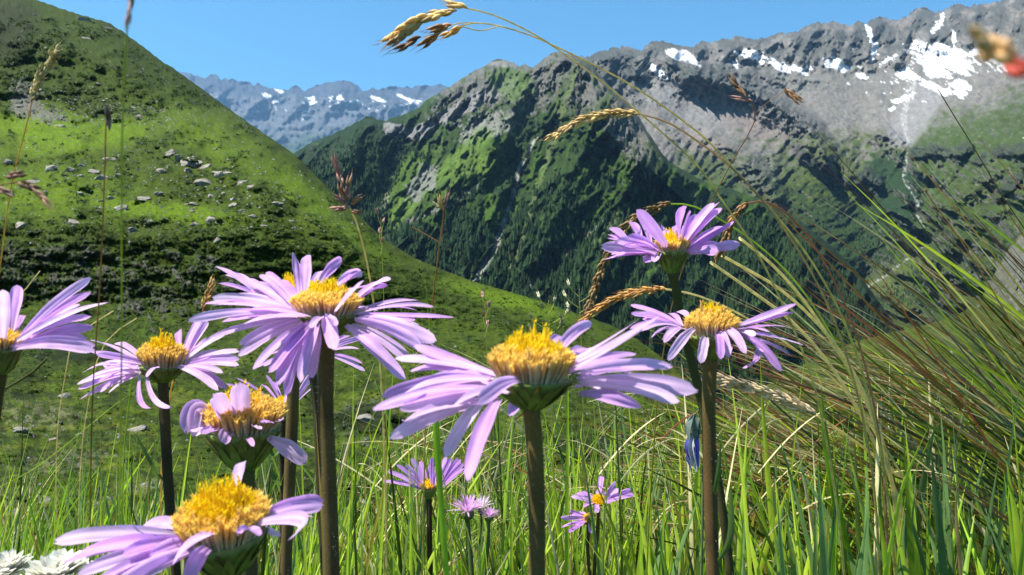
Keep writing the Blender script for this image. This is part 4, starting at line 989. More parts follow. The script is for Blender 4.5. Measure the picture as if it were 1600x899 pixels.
aster('small lilac aster lying tilted in the grass right of the central stem', .44, 935, 783, 52, 11, 9,
      [(240, 345, 490, 400, -.3, .6), (305, 305, 500, 390, .4, .6), (375, 300, 510, 380, .7, .6), (600, 100, 570, 330, .7, .5), (575, 250, 560, 340, .8, .4), (768, 168, 620, 380, .5, .6), (812, 250, 640, 390, .3, .6), (945, 260, 640, 400, .3, .6), (980, 318, 640, 410, -.3, .6), (640, 300, 600, 370, .6, .4), (535, 540, 540, 430, -.8, .6), (400, 470, 500, 420, -.7, .6), (720, 400, 620, 410, -.6, .6)],
      [(934, 820), (930, 870), (926, 930)], 6, 13, (860, 730), 7.493, florets=50, young=.9, axis=(.0, -.75), fuzz=0, cup=1.0, tone=-.25, pw=.17)
aster('crumpled lilac aster turned left low in the grass beside the tilted aster', .44, 915, 812, 46, 9, 6,
      [(120, 592, 410, 600, -.5, .6), (220, 520, 410, 590, .4, .6), (125, 710, 410, 630, -.6, .6), (212, 762, 420, 650, -.7, .5), (300, 690, 420, 630, -.8, .5), (480, 775, 450, 640, -.3, -.4), (280, 560, 420, 590, .5, .5), (350, 520, 430, 590, .7, .5)],
      [(918, 850), (920, 890), (922, 930)], 6, 14, (860, 730), 7.493, florets=30, young=.4, axis=(-.9, -.4), fuzz=0, cup=1.1, tone=-.2, pw=.17)


# ------------------------------------------------------------------ fleabane heads, white clover, withered bellflower
def tuft_head(name, label, cat, D, cx, cy, rpx, hpx, colr, n, stem, seed, wide, group, upf=(.0, 0.0), core=(.10, .14, .04), core_h=.7):
    rg = np.random.default_rng(seed); s = D / F; c = W(cx, cy, D)
    b = W(*stem[-1], D); b = np.array([b[0], D, min(float(near_z(np.array(b[0]), np.array(D))), b[2] - .01)])
    root = thing(name, b, label, cat, group)
    up = np.array([0, -.1, 1.0]); up /= np.linalg.norm(up); e1 = np.array([1.0, 0, 0]); e2 = np.cross(up, e1)
    for k in range(n):
        q = math.sqrt((k + .5) / n); a = k * 2.39996
        rad = e1 * math.cos(a) + e2 * math.sin(a)
        el = R(rg.normal(88 - 75 * q ** 1.3, 7))
        p0 = c + rad * rpx * s * .35 * q
        d = rad * math.cos(el) + up * math.sin(el)
        L_ = s * (hpx + (rpx - hpx) * q) * rg.uniform(.8, 1.1)
        p2 = p0 + d * L_; p1 = (p0 + p2) * .5 + up * L_ * .08
        t = np.linspace(0, 1, 6)[:, None]; P = (1 - t) ** 2 * p0 + 2 * t * (1 - t) * p1 + t * t * p2
        cc = np.array(colr) * rg.uniform(.85, 1.1)
        mb = MB(); mb.ribbon(P, wide * rpx * s * np.array([.5, .9, 1, 1, .8, .15]), np.cross(d, rad + up * .2 + 1e-3), cc, fold=.15)
        link('petal', mb.mesh('petal', M_petal, b), root)
    mb = MB(); t = np.linspace(0, 1, 7)
    mb.tube(np.array([c - up * rpx * s * core_h * (1 - x) for x in t]), rpx * s * .48 * np.array([.3, .62, .85, .98, 1, .95, .05]), core, 12)
    link('involucre', mb.mesh('involucre', M_green, b), root)
    P = catmull([c - up * rpx * s * core_h * .9] + [W(x, y, D) for x, y in stem] + [b], 16)
    mb = MB(); mb.tube(P, np.full(16, rpx * s * .16), np.array([.07, .10, .03]), 7)
    link('stem', mb.mesh('stem', M_stem, b), root)
PINK = (.74, .42, .72)
GF = 'pale pink fleabane heads'
tuft_head('fleabane', 'broad pale pink fleabane head behind thin green blades, left of three', 'flower', .43, 730, 797, 24, 22, PINK, 60, [(733, 840), (738, 905)], 31, .10, GF)
tuft_head('fleabane', 'whitish pink fleabane head rising behind the broad fleabane head', 'flower', .44, 752, 792, 16, 20, (.80, .66, .80), 44, [(751, 840), (748, 905)], 32, .11, GF)
tuft_head('fleabane', 'smallest pink fleabane head on a reddish stalk, right of three', 'flower', .43, 764, 806, 15, 15, PINK, 36, [(763, 850), (757, 905)], 33, .12, GF)
GW = 'white flower heads in the bottom left corner'
tuft_head('white_flower', 'white flower head cut by the left edge at the bottom', 'flower', .21, 8, 895, 34, 34, (.82, .80, .70), 70, [(8, 930), (6, 990)], 34, .40, GW)
tuft_head('white_flower', 'white flower head under the petals of the bottom left aster', 'flower', .2, 88, 900, 40, 36, (.82, .80, .70), 76, [(90, 940), (92, 990)], 35, .40, GW)

def bell():
    D = .40; s = D / F
    b = W(1096, 900, D); b = np.array([b[0], D, float(near_z(np.array(b[0]), np.array(D)))])
    root = thing('bellflower', b, 'withered blue bellflower hanging beside the right aster stem', 'flower')
    P = catmull([W(1095, 930, D), W(1098, 760, D), W(1097, 660, D), W(1090, 640, D), W(1084, 650, D)], 20)
    mb = MB(); mb.tube(np.vstack([[b], P]), np.full(21, 2.2 * s), np.array([.08, .12, .04]), 6); link('stem', mb.mesh('stem', M_stem, b), root)
    rg = np.random.default_rng(5)
    for j in range(5):
        a = j * 1.2566
        pts = catmull([W(1084 + 2 * math.cos(a), 648, D), W(1084 + 9 * math.cos(a), 660, D + 8 * s * math.sin(a)), W(1083 + 10 * math.cos(a), 674, D + 9 * s * math.sin(a)), W(1083 + 8 * math.cos(a + .2), 690, D + 8 * s * math.sin(a))], 9)
        mb = MB(); mb.ribbon(pts, s * np.array([4, 9, 12, 12, 11, 10, 8, 5, 1.0]), np.array([-math.sin(a), math.cos(a), .1]), np.array([.14, .19, .15]) * rg.uniform(.7, 1.3), fold=.25)
        link('sepal', mb.mesh('sepal', M_green, b), root)
    for j in range(9):
        a = j * .7 + .2; wob = rg.normal(0, 2.5, 4)
        pts = catmull([W(1084 + 5 * math.cos(a), 676, D + 5 * s * math.sin(a)), W(1083 + 9 * math.cos(a) + wob[0], 698, D + 9 * s * math.sin(a)), W(1083 + 7 * math.cos(a + .5) + wob[1], 718 + wob[2], D + 7 * s * math.sin(a)), W(1085 + 6 * math.cos(a + .9) + wob[3], 738 - 7 * (j % 3), D + 5 * s * math.sin(a))], 11)
        cc = np.array([.16, .15, .52]) if j % 3 else np.array([.62, .60, .58])
        mb = MB(); mb.ribbon(pts, s * np.array([4, 6, 8, 9, 8, 9, 7, 8, 6, 5, 1.5]), np.array([-math.sin(a), math.cos(a), .3]), cc * rg.uniform(.7, 1.3), fold=.45)
        link('petal', mb.mesh('petal', M_petal, b), root)
bell()


# ------------------------------------------------------------------ grass stalks with ears
GOLD = np.array([.80, .52, .17]); STRAW = np.array([.85, .74, .38]); OLIVE = np.array([.52, .54, .13]); LIME = np.array([.50, .66, .05]); BROWN = np.array([.28, .14, .06]); ROSE = np.array([.50, .24, .20]); RED = np.array([.26, .09, .04]); BLADE = np.array([.27, .46, .03])

def spikelet(p0, p1, w, col, seed, bend=None, n=5, awn=.35):
    """overlapping pointed husks along p0 -> p1, with hair awns"""
    rg = np.random.default_rng(seed); mb = MB()
    d = p1 - p0; L_ = np.linalg.norm(d); d = d / L_
    s1 = np.cross(d, [0, 1, 0]); s1 /= np.linalg.norm(s1) + 1e-9; s2 = np.cross(d, s1)
    t = np.linspace(0, 1, 8)
    for k in range(n):
        f = k / n * .62; side = (1 if k % 2 else -1)
        o = s1 * side * w * .22 + s2 * w * .2 * rg.normal(0, 1)
        a = p0 + d * L_ * f; b = p0 + d * L_ * min(1.0, f + .52) + o * 1.2
        m = (a + b) * .5 + o * 1.2
        P = (1 - t)[:, None] ** 2 * a + 2 * (t * (1 - t))[:, None] * m + (t ** 2)[:, None] * b
        cc = col * rg.uniform(.6, 1.35); tip = cc * .6 + np.array([.30, .24, .16]) * .4
        mb.tube(P, w * .30 * np.array([.25, .7, 1, 1, .85, .6, .3, .04]), cc[None] * (1 - t[:, None]) + tip[None] * t[:, None], 6)
        if awn:
            e = b + (d + s1 * rg.normal(0, .22) + s2 * rg.normal(0, .22)) * L_ * awn
            mb.tube(np.stack([b, (b + e) / 2, e]), w * np.array([.05, .035, .01]), cc * .9, 3)
    return mb

def stalk(label, pts, D0, D1, w0, w1, c0, c1, spikes=(), ear=None, name='grass_stalk', cat='grass stalk', group=None, seed=0, ground=True, flat=False, scol=GOLD, awn=.35, branches=()):
    """pts: pixels from the top down to where it leaves the picture; D0 at the top, D1 at the root"""
    n = max(24, len(pts) * 7)
    A = np.array(pts, float); seg = np.concatenate([[0], np.cumsum(np.hypot(*np.diff(A, axis=0).T))]); seg /= seg[-1]
    P3 = [W(x, y, D0 + (D1 - D0) * q) for (x, y), q in zip(pts, seg)]
    if ground and pts[-1][1] > 880:
        b = P3[-1] + (P3[-1] - P3[-2]) * .3; b = np.array([b[0], b[1], min(float(near_z(np.array(b[0]), np.array(b[1]))), b[2] - .01)]); P3.append(b)
    P = catmull(P3, n); base = P[-1]
    root = thing(name, base, label, cat, group)
    t = np.linspace(0, 1, n); Dl = np.linspace(D0, D1, n)
    w = (w0 + (w1 - w0) * t) / F * Dl
    col = c0[None] * (1 - t[:, None]) + c1[None] * t[:, None]
    mb = MB()
    if flat:
        w = w * np.minimum(1, t * 9 + .05)
        mb.ribbon(P, w, np.array([1.0, -.35, .1]), col, fold=.22)
        link('blade', mb.mesh('blade', M_grass, base), root)
    else:
        mb.tube(P, w * .5, col, 7)
        link('stem', mb.mesh('stem', M_dry if c0[0] > c0[1] * 1.05 else M_grass, base), root)
    for bpts, bw in branches:
        mb = MB(); mb.tube(catmull([W(x, y, D0) for x, y in bpts], 10), np.full(10, bw / F * D0 * .5), c0, 5)
        link('branch', mb.mesh('branch', M_dry, base), root)
    k = 0
    for sp in spikes:
        x0, y0, x1, y1, sw = sp[:5]; cc = sp[5] if len(sp) > 5 else scol
        m = spikelet(W(x0, y0, D0), W(x1, y1, D0 + random.uniform(-.004, .004)), sw / F * D0, cc, seed * 50 + k, awn=awn)
        link('spikelet', m.mesh('spikelet', M_spike, base), root); k += 1
    if ear:
        path, cnt, ln, wd, cc = ear
        E = catmull([W(x, y, D0) for x, y in path], cnt + 1); s = D0 / F
        T = np.gradient(E, axis=0); T /= np.linalg.norm(T, axis=1)[:, None]
        rg = np.random.default_rng(seed + 900)
        mb = MB(); mb.tube(E, np.full(len(E), 1.2 * s), cc * .7, 5); link('rachis', mb.mesh('rachis', M_dry, base), root)
        for i in range(cnt):
            sd = np.cross(T[i], [0, 1, 0]); sd /= np.linalg.norm(sd) + 1e-9
            sgn = (1 if i % 2 else -1)
            p0 = E[i]; p1 = p0 + (T[i] * 1.0 + sd * sgn * .22 + np.array([0, rg.normal(0, .2), 0])) * ln * s * rg.uniform(.85, 1.15)
            m = spikelet(p0, p1, wd * s, cc * rg.uniform(.75, 1.25), seed * 70 + i, n=4, awn=awn)
            link('spikelet', m.mesh('spikelet', M_spike, base), root)
    return root

GS = 'flowering grass stalks'
stalk('long arching grass stalk whose golden ear hangs against the sky at the top', [(728, 13), (760, 20), (800, 36), (850, 63), (885, 87), (943, 130), (988, 167), (1040, 212), (1089, 258), (1128, 313), (1183, 395), (1223, 476), (1268, 590), (1300, 740), (1320, 910)], .22, .40, 2.6, 6, STRAW * .8, OLIVE, 
      [(730, 13, 690, 3, 11), (714, 17, 668, 24, 11), (697, 20, 645, 36, 14), (668, 24, 622, 50, 15), (650, 36, 606, 62, 16), (632, 46, 597, 72, 14), (660, 32, 625, 58, 15), (640, 48, 604, 76, 12, BROWN * 1.6)], group=GS, seed=1)
stalk('second arching grass stalk with dangling brown spikelets just under the sky ear', [(722, 40), (745, 36), (780, 41), (830, 56), (875, 76), (925, 100), (984, 132), (1058, 182), (1100, 215), (1148, 265), (1202, 325), (1253, 387), (1303, 469), (1345, 575), (1375, 700), (1400, 910)], .23, .42, 2.4, 7, STRAW * .8, OLIVE,
      [(706, 39, 664, 49, 11, BROWN * 2), (690, 50, 650, 77, 11, BROWN * 1.7), (724, 42, 684, 60, 10, GOLD * 1.2), (658, 58, 612, 82, 11, BROWN)], group=GS, seed=2, branches=[([(780, 41), (750, 48), (724, 42)], 2), ([(745, 36), (720, 36), (706, 39)], 2), ([(706, 42), (690, 50), (660, 58)], 1.5)])
stalk('arching stalk with a slim golden braided ear pointing left over the dark peak', [(1002, 179), (1040, 190), (1093, 223), (1145, 264), (1180, 300), (1230, 365), (1290, 470), (1330, 580), (1360, 720), (1375, 910)], .28, .42, 3.0, 6, np.array([.58, .42, .26]), OLIVE, ear=([(1002, 179), (970, 177), (935, 181), (900, 192), (864, 214)], 15, 24, 7.5, np.array([.85, .58, .22])), group=GS, seed=3)
stalk('stalk with a drooping dark brown ear curling behind the upper aster', [(1048, 319), (1075, 320), (1110, 335), (1160, 365), (1225, 420), (1285, 500), (1330, 590), (1365, 700), (1390, 910)], .34, .5, 2.5, 5, LIME, STRAW * .9, ear=([(1048, 319), (1015, 330), (985, 348), (962, 378), (945, 410), (930, 450), (916, 490)], 20, 24, 9, np.array([.30, .17, .05])), group=GS, seed=4)
stalk('pink arching stalk with a hanging rusty ear right of the upper aster', [(1166, 318), (1192, 315), (1225, 330), (1262, 370), (1298, 430), (1325, 487), (1350, 565), (1375, 690), (1388, 910)], .33, .45, 2.8, 6, np.array([.42, .20, .12]), np.array([.62, .46, .32]), ear=([(1168, 318), (1152, 334), (1138, 362), (1124, 400)], 9, 22, 8, np.array([.42, .20, .05])), group=GS, seed=5)
stalk('straw stalk with a copper ear drooping between the two right asters', [(1040, 452), (1075, 458), (1130, 478), (1185, 508), (1245, 548), (1310, 600), (1370, 680), (1440, 800), (1490, 910)], .32, .5, 3.0, 5, STRAW, STRAW * .9, ear=([(1040, 452), (1005, 455), (970, 464), (940, 480), (905, 508)], 16, 26, 7, np.array([.75, .38, .09])), group=GS, seed=6)
stalk('bleached straw ear lying slanted right of the right aster stem', [(1275, 648), (1310, 672), (1370, 715), (1450, 790), (1530, 910)], .42, .55, 5, 5, STRAW, STRAW * .8, ear=([(1275, 648), (1230, 626), (1180, 608), (1128, 594)], 18, 36, 9, np.array([.95, .72, .44])), group=GS, seed=7)
for j, (pp, lb) in enumerate([([(1125, 398), (1165, 420), (1210, 446), (1262, 490), (1320, 560), (1365, 650), (1410, 910)], 'pale straw stalk passing just under the tip of the upper aster'), ([(1155, 372), (1200, 408), (1250, 462), (1300, 535), (1350, 620), (1385, 720), (1420, 910)], 'pale straw stalk leaning out from the right side of the upper aster'), ([(1110, 410), (1170, 452), (1240, 505), (1300, 575), (1345, 650), (1440, 910)], 'lowest of the pale straw stalks right of the upper aster')]):
    stalk(lb, pp, [.36, .38, .40][j], .48, 4.5, 8, STRAW * 1.05, STRAW * 1.05, group=GS, seed=20 + j)
stalk('green stalk rising behind the straw stalks to dark spikelets on the snowy wall', [(1165, 150), (1182, 178), (1172, 205), (1148, 245), (1122, 295), (1098, 345), (1060, 440), (1035, 560), (1020, 720), (1010, 910)], .26, .4, 1.6, 4, BROWN * 1.3, LIME, [(1166, 152, 1136, 114, 9, BROWN), (1176, 158, 1140, 151, 6, ROSE)], group=GS, seed=8, awn=.15)
stalk('thin stalk with a forked dark spikelet below the left snowfield', [(1180, 178), (1200, 160), (1215, 150), (1228, 140)], .26, .26, 1.0, 1.0, BROWN, BROWN, [(1226, 137, 1252, 164, 8, BROWN), (1232, 142, 1258, 160, 6, BROWN * 1.2)], group=GS, seed=9, awn=.1, branches=[])
stalk('blurred green stalk standing before the left hill with a dark purple head', [(203, -25), (199, 40), (194, 110), (191, 200), (190, 350), (190, 540), (188, 720), (186, 910)], .075, .13, 3, 5, LIME * .6, LIME, [(206, -30, 203, 20, 9, np.array([.20, .14, .18])), (204, -5, 198, 48, 8, np.array([.22, .15, .17]))], group=GS, seed=10, awn=.1)
stalk('faint green stalk left of the blurred stalk ending at mid hill', [(166, 170), (164, 260), (160, 360), (154, 480), (148, 560), (140, 910)], .12, .2, 2, 6, BROWN, LIME * .9, [(170, 205, 165, 160, 8, np.array([.16, .10, .09]))], group=GS, seed=11, awn=.1)
stalk('thin stalk with a golden fluffy ear at the upper left', [(52, 150), (44, 185), (34, 225), (22, 270), (10, 340), (0, 420), (-20, 620), (-40, 910)], .2, .3, 2.0, 2.2, GOLD * .7, LIME, ear=([(48, 158), (56, 135), (70, 108), (88, 84)], 14, 20, 8, np.array([.58, .46, .17])), group=GS, seed=12, awn=.25)
stalk('brown blurred spikelets drooping in from the left edge', [(40, 283), (15, 280), (-15, 292), (-60, 360), (-90, 600), (-100, 910)], .11, .18, 2, 3, BROWN, OLIVE, [(8, 277, 44, 270, 11, np.array([.26, .10, .06])), (28, 284, 72, 302, 12, BROWN), (50, 292, 84, 328, 10, BROWN), (-8, 294, 22, 304, 11, np.array([.24, .10, .05]))], group=GS, seed=13, awn=.1)
stalk('yellow orange grass blade slanting up from the left edge below the golden ear', [(92, 222), (60, 233), (30, 243), (-10, 256), (-90, 300), (-140, 910)], .18, .25, 2, 4, np.array([.70, .32, .03]), np.array([.55, .42, .04]), flat=True, group='single grass blades', seed=14)
stalk('very blurred orange and red ear entering at the upper right edge', [(1590, 104), (1640, 140), (1720, 220), (1800, 420), (1850, 950)], 0.032, .08, 5, 5, RED * 1.3, OLIVE, [(1552, 76, 1512, 50, 30, np.array([.95, .62, .28])), (1582, 98, 1535, 62, 36, np.array([.95, .58, .26])), (1618, 120, 1565, 84, 34, np.array([.65, .08, .05])), (1640, 130, 1590, 100, 26, np.array([.6, .06, .05]))], group=GS, seed=15, awn=.1)
stalk('reddish brown stalk crossing the green slope at the right edge', [(1466, 140), (1485, 172), (1510, 212), (1540, 262), (1565, 305), (1582, 330), (1610, 372), (1680, 500), (1760, 910)], .3, .45, 1.5, 5, np.array([.26, .15, .10]), LIME, group=GS, seed=16)
stalk('short orange tipped stalk in front of the stream ravine', [(1444, 296), (1460, 320), (1485, 352), (1510, 390), (1560, 470), (1640, 640), (1700, 910)], .35, .5, 1.8, 4, np.array([.5, .28, .12]), OLIVE, group=GS, seed=17)
stalk('pink brown tufted grass head standing before the dark mountain flank', [(545, 322), (556, 345), (566, 378), (577, 430), (588, 510), (597, 620), (602, 760), (604, 910)], .24, .38, 3.0, 4.5, STRAW * .8, STRAW * .9,
      [(530, 278, 520, 236, 9, ROSE * 1.2), (534, 290, 526, 255, 9, ROSE), (540, 312, 548, 268, 9, BROWN * 1.6), (536, 320, 530, 280, 9, BROWN * 1.4), (545, 325, 515, 328, 8, ROSE), (548, 318, 566, 305, 9, BROWN * 1.5), (548, 330, 570, 332, 7, BROWN * 1.3), (542, 318, 520, 306, 8, ROSE), (546, 312, 538, 290, 9, ROSE)], group=GS, seed=18, awn=.15)
stalk('slender stalk with a forked dry head in front of the forest', [(694, 322), (692, 345), (688, 372), (682, 420), (675, 480), (668, 560), (664, 700), (660, 910)], .3, .42, 1.8, 3.4, BROWN * 1.4, OLIVE * 1.2, [(692, 330, 684, 302, 7, GOLD * .9), (694, 325, 701, 298, 6, ROSE), (688, 326, 674, 315, 5, STRAW * .8)], group=GS, seed=19, awn=.15, branches=[([(685, 378), (666, 367), (644, 355)], 1.8)])
stalk('orange brown ear on a bent straw left of the big aster', [(318, 486), (308, 505), (296, 528), (280, 560), (262, 640), (250, 910)], .26, .32, 2.2, 2.2, GOLD, STRAW * .8, ear=([(316, 492), (320, 478), (326, 462), (332, 444)], 8, 18, 8, np.array([.48, .26, .06])), group=GS, seed=21, awn=.2)
stalk('thick green grass stem crossing the petals of the small open aster', [(676, 520), (676, 560), (679, 640), (684, 720), (690, 800), (698, 910)], .27, .3, 9, 18, BLADE, BLADE * 1.1, flat=True, group='single grass blades', seed=22)
stalk('upright green blade tip just right of the big aster', [(664, 438), (667, 470), (671, 505), (677, 560), (686, 700), (696, 910)], .28, .31, 5, 10, BLADE, BLADE, flat=True, group='single grass blades', seed=23)
stalk('broad pointed green blade in the right grass before the tussock', [(1283, 604), (1287, 660), (1296, 730), (1312, 810), (1334, 910)], .42, .45, 10, 18, BLADE * .75, BLADE * .85, flat=True, group='single grass blades', seed=24)
stalk('tall stiff blue green blade standing at the bottom right', [(1455, 702), (1460, 760), (1468, 830), (1476, 910)], .38, .4, 9, 22, np.array([.09, .17, .06]), np.array([.11, .20, .06]), flat=True, group='single grass blades', seed=25)
stalk('fresh lime blade leaning right across the lower right grass', [(1452, 665), (1430, 712), (1412, 755), (1396, 830), (1380, 910)], .37, .4, 5, 9, LIME * 1.1, LIME, flat=True, group='single grass blades', seed=26)
stalk('orange withered blade tip bending over at the bottom right', [(1504, 742), (1496, 760), (1494, 800), (1497, 850), (1502, 910)], .33, .35, 5, 8, np.array([.45, .28, .12]), np.array([.42, .32, .05]), flat=True, group='single grass blades', seed=27)
stalk('straight lime blade slanting across the mossy slope at the lower left', [(222, 602), (170, 640), (110, 690), (50, 735), (-10, 768), (-90, 910)], .3, .36, 3, 6, LIME, LIME * .8, flat=True, group='single grass blades', seed=28)
stalk('blurred ochre blade lying over the petals of the bottom left aster', [(30, 796), (70, 802), (120, 810), (180, 824), (260, 850), (330, 910)], .10, .11, 3, 5, np.array([.42, .26, .08]), OLIVE, flat=True, group='single grass blades', seed=29)
stalk('dark olive stalk bent in front of the moss under the left edge aster', [(74, 560), (50, 583), (22, 600), (-10, 620), (-40, 700), (-60, 910)], .22, .28, 4, 5, np.array([.12, .11, .03]), BLADE * .7, group='single grass blades', seed=30)
for j, (pp, lb) in enumerate([([(177, 486), (160, 498), (140, 508), (120, 524), (100, 600), (90, 910)], 'thin curved straw above the left aster with its tip by the green stalk'), ([(62, 424), (55, 440), (42, 450), (32, 458), (0, 500), (-30, 910)], 'thin curved straw behind the upper petals of the left edge aster'), ([(213, 498), (190, 512), (170, 528), (158, 548), (140, 620), (120, 910)], 'second thin curved straw just above the petals of the left aster')]):
    stalk(lb, pp, .25, .3, 1.6, 2.0, STRAW * .9, STRAW * .8, group='single grass blades', seed=40 + j)
stalk('deep green blade slanting between the left aster and the big aster', [(246, 442), (238, 470), (228, 505), (216, 545), (200, 640), (190, 910)], .24, .3, 2.5, 6, BLADE * .7, BLADE * .8, flat=True, group='single grass blades', seed=31)
for j, (x, y, lb) in enumerate([(857, 470, 'pale seeding grass panicle left of the copper ear'), (905, 452, 'wispy pale grass panicle behind the dark brown ear'), (645, 520, 'faint fine grass panicle right of the big aster'), (758, 470, 'pinkish fine grass spike on the ridge right of centre'), (595, 340, 'small dry spike in front of the gully left of centre')]):
    rg = np.random.default_rng(60 + j); n_ = 7 if j != 3 and j != 4 else 4
    sp = []; br = []
    for q in range(n_):
        yy = y + q * (60 / n_); dx = rg.uniform(8, 26) * (1 if q % 2 else -1) * (1 if j not in (3, 4) else .2)
        sp.append((x + dx, yy - 4, x + dx * 1.3, yy - 16, 4.5, np.array([.55, .50, .32]) if j < 3 else ROSE * 1.1)); br.append(([(x, yy + 12), (x + dx * .6, yy + 4), (x + dx, yy - 4)], 1.0))
    stalk(lb, [(x, y), (x + 1, y + 30), (x + 3, y + 80), (x + 6, y + 180), (x + 10, 910)], .36, .5, 1.0, 2.4, OLIVE, OLIVE, sp, group=GS, seed=61 + j, awn=.1, branches=br)


# ------------------------------------------------------------------ meadow grass: uncountable blades in a few masses
def blades(name, label, specs, mat):
    """specs: list of (tip, root, bend vector, width, colour root, colour tip)"""
    n = len(specs); nu = 9
    tip = np.array([s[0] for s in specs]); root = np.array([s[1] for s in specs]); bend = np.array([s[2] for s in specs]); wd = np.array([s[3] for s in specs]); cr = np.array([s[4] for s in specs]); ct = np.array([s[5] for s in specs])
    t = np.linspace(0, 1, nu)[None, :, None]
    mid = (tip + root) * .5 + bend
    P = (1 - t) ** 2 * root[:, None] + 2 * t * (1 - t) * mid[:, None] + t * t * tip[:, None]
    T = np.gradient(P, axis=1); T /= np.linalg.norm(T, axis=-1, keepdims=True)
    ang = RNG.uniform(-1.1, 1.1, n); view = np.stack([np.cos(ang), np.sin(ang), np.zeros(n)], -1)
    S_ = view[:, None] - (view[:, None] * T).sum(-1, keepdims=True) * T; S_ /= np.linalg.norm(S_, axis=-1, keepdims=True)
    N_ = np.cross(T, S_)
    prof_ = np.array([.75, .9, 1, 1, .97, .88, .7, .42, .05])[None, :, None] * wd[:, None, None]
    L_ = P - S_ * prof_ * .5; Rr = P + S_ * prof_ * .5; M_ = P - N_ * prof_ * .22
    V = np.stack([L_, M_, Rr], 2)
    i = np.arange(n * nu * 3).reshape(n, nu, 3)
    q = np.stack([i[:, :-1, :-1], i[:, 1:, :-1], i[:, 1:, 1:], i[:, :-1, 1:]], -1).reshape(-1, 4)
    tc = np.clip((t - .0), 0, 1) ** 1.6
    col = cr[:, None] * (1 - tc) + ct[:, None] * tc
    col = np.broadcast_to(col[:, :, None], V.shape)
    u = np.broadcast_to(np.linspace(0, 1, nu)[None, :, None], (n, nu, 3)) * 4; v = np.broadcast_to(np.array([0, .5, 1])[None, None], (n, nu, 3)) + RNG.uniform(0, 50, n)[:, None, None]
    link(name, make_mesh(name, V.reshape(-1, 3), q, mat, col.reshape(-1, 3), np.stack([u, v], -1).reshape(-1, 2)), kind='stuff', label=label, cat='grass')

def gcol(kind):
    if kind == 'green': c = BLADE * RNG.uniform(.45, 1.15) + np.array([.05, .04, 0]) * RNG.random()
    elif kind == 'lime': c = LIME * RNG.uniform(.7, 1.15)
    elif kind == 'blue': c = np.array([.15, .26, .08]) * RNG.uniform(.7, 1.25)
    elif kind == 'straw': c = STRAW * RNG.uniform(.5, 1.05)
    elif kind == 'red': c = RED * RNG.uniform(.7, 1.5)
    else: c = np.array([.060, .098, .012]) * RNG.uniform(.5, 1.5)
    return c

def upright(n, x0, x1, ytop, ysd, dmin, dmax, wmin, wmax, kinds, lean=0, leansd=60, ymin=560):
    out = []
    for _ in range(n):
        D = RNG.uniform(dmin, dmax); px_ = RNG.uniform(x0, x1); py_ = max(ymin, RNG.normal(ytop, ysd))
        if py_ > 895: continue
        tip = W(px_, py_, D)
        dx = RNG.normal(lean, leansd) / F * D
        rx = tip[0] - dx; ry = D + RNG.normal(0, .03); rz = float(near_z(np.array(rx), np.array(ry))) - .01
        if rz > tip[2] - .03: continue
        H = tip[2] - rz
        root = np.array([rx - dx * H * .4, ry, rz])
        bend = np.array([-dx * RNG.uniform(.1, .6), RNG.normal(0, .02), H * .06])
        k = kinds[RNG.integers(len(kinds))]; c = gcol(k)
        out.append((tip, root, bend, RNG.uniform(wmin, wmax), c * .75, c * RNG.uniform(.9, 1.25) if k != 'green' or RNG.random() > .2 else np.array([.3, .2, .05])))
    return out
mk_ = ['green', 'lime', 'lime', 'lime', 'green', 'blue', 'straw', 'dark', 'green']
sp = upright(90, -40, 560, 740, 70, .24, .45, .0012, .0024, ['green', 'lime', 'green'], 60, 110, 580)
sp += upright(420, -40, 560, 775, 60, .30, .85, .0014, .0036, mk_, 30, 80, 600)
sp += upright(760, -60, 620, 850, 40, .35, 1.2, .0014, .0034, mk_, 10, 70, 700)
sp += upright(640, 540, 1020, 740, 85, .42, 1.1, .0014, .0036, mk_, -5, 75, 560)
sp += upright(1000, 560, 1060, 830, 50, .45, 1.3, .0014, .0036, mk_, 0, 90, 680)
sp += upright(260, -40, 1040, 790, 60, .32, .9, .0012, .0030, mk_, 40, 190, 620)
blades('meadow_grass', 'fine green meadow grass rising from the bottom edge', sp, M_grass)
sp = upright(520, 1000, 1640, 730, 85, .42, .9, .0018, .0046, ['green', 'lime', 'lime', 'blue', 'green', 'straw'], -20, 80, 560)
sp += upright(900, 980, 1680, 820, 60, .40, 1.1, .0018, .0060, ['green', 'lime', 'blue', 'blue', 'green', 'dark'], -15, 90, 640)
sp += upright(110, 1020, 1660, 790, 70, .38, .60, .0040, .0075, ['blue', 'green', 'lime', 'blue'], -15, 60, 660)
blades('tall_grass', 'taller broad bladed green grass at the lower right', sp, M_grass)

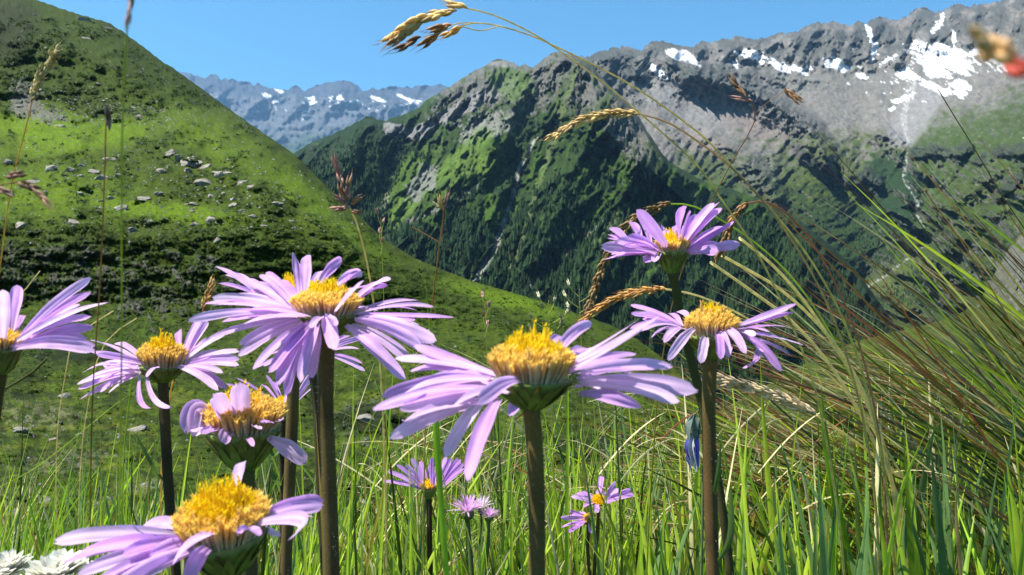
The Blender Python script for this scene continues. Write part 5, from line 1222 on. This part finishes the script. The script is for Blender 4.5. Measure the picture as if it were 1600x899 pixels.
def tussock(n, rx0, rx1, ry0, ry1, dmin, dmax, lmin, lmax, a0, a1, sag, kinds, wmin, wmax, tipred=.5):
    """leaning rush blades: root pixel range, length in pixels, direction in degrees above the left horizontal"""
    out = []
    for _ in range(n):
        D = RNG.uniform(dmin, dmax); bx = RNG.uniform(rx0, rx1); by = RNG.uniform(ry0, ry1)
        L_ = RNG.uniform(lmin, lmax); a = R(RNG.uniform(a0, a1))
        tx, ty = bx - L_ * math.cos(a), by - L_ * math.sin(a)
        root = W(bx, by, D * 1.05); tip = W(tx, ty, D * RNG.uniform(.82, 1.05))
        Lw = np.linalg.norm(tip - root)
        bend = np.array([-.02, 0, 1.0]) * Lw * RNG.uniform(.2, 1) * sag
        c = gcol(kinds[RNG.integers(len(kinds))]); ct = c * 1.0
        if RNG.random() < tipred * .9: ct = (RED * RNG.uniform(.5, 1.3) if RNG.random() < .7 else STRAW * .7)
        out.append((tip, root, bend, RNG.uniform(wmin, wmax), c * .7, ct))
    return out
DK = ['dark', 'dark', 'dark', 'green', 'dark', 'green', 'dark', 'lime', 'dark', 'dark']
sp = tussock(350, 1480, 1980, 720, 1120, .50, .95, 230, 500, 26, 50, .10, DK, .0014, .0028)
sp += tussock(280, 1330, 1800, 760, 1050, .50, .90, 220, 520, 20, 44, .10, DK, .0013, .0026)
sp += tussock(190, 1260, 1560, 600, 800, .52, .85, 180, 400, 8, 32, .12, ['dark', 'red', 'straw', 'red', 'dark'], .0007, .0014, .7)
sp += tussock(70, 1640, 1900, 620, 900, .42, .75, 380, 560, 36, 54, .08, DK, .0010, .0018, .6)
sp += tussock(160, 1060, 1360, 720, 900, .55, .9, 120, 300, 2, 40, .1, ['dark', 'red', 'straw', 'green'], .0008, .0016, .6)
sp += tussock(46, 1560, 1900, 640, 980, .45, .8, 420, 720, 34, 60, .08, ['dark', 'red', 'dark'], .0008, .0014, .9)
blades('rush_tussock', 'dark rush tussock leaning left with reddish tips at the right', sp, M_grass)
sp = []
for _ in range(260):
    D = RNG.uniform(.45, 1.0); px_ = RNG.uniform(560, 1500); py_ = RNG.normal(790, 70); L_ = RNG.uniform(60, 200); a = RNG.uniform(-.9, .9) + (math.pi if RNG.random() < .5 else 0)
    p0 = W(px_, py_, D); p1 = W(px_ + L_ * math.cos(a), py_ - abs(L_ * math.sin(a)), D * RNG.uniform(.9, 1.1))
    c = gcol('straw' if RNG.random() < .6 else 'red'); sp.append((p1, p0, np.array([0, 0, .01]), RNG.uniform(.0006, .0013), c, c))
blades('dry_grass', 'tangled dry straw between the green blades', sp, M_dry)
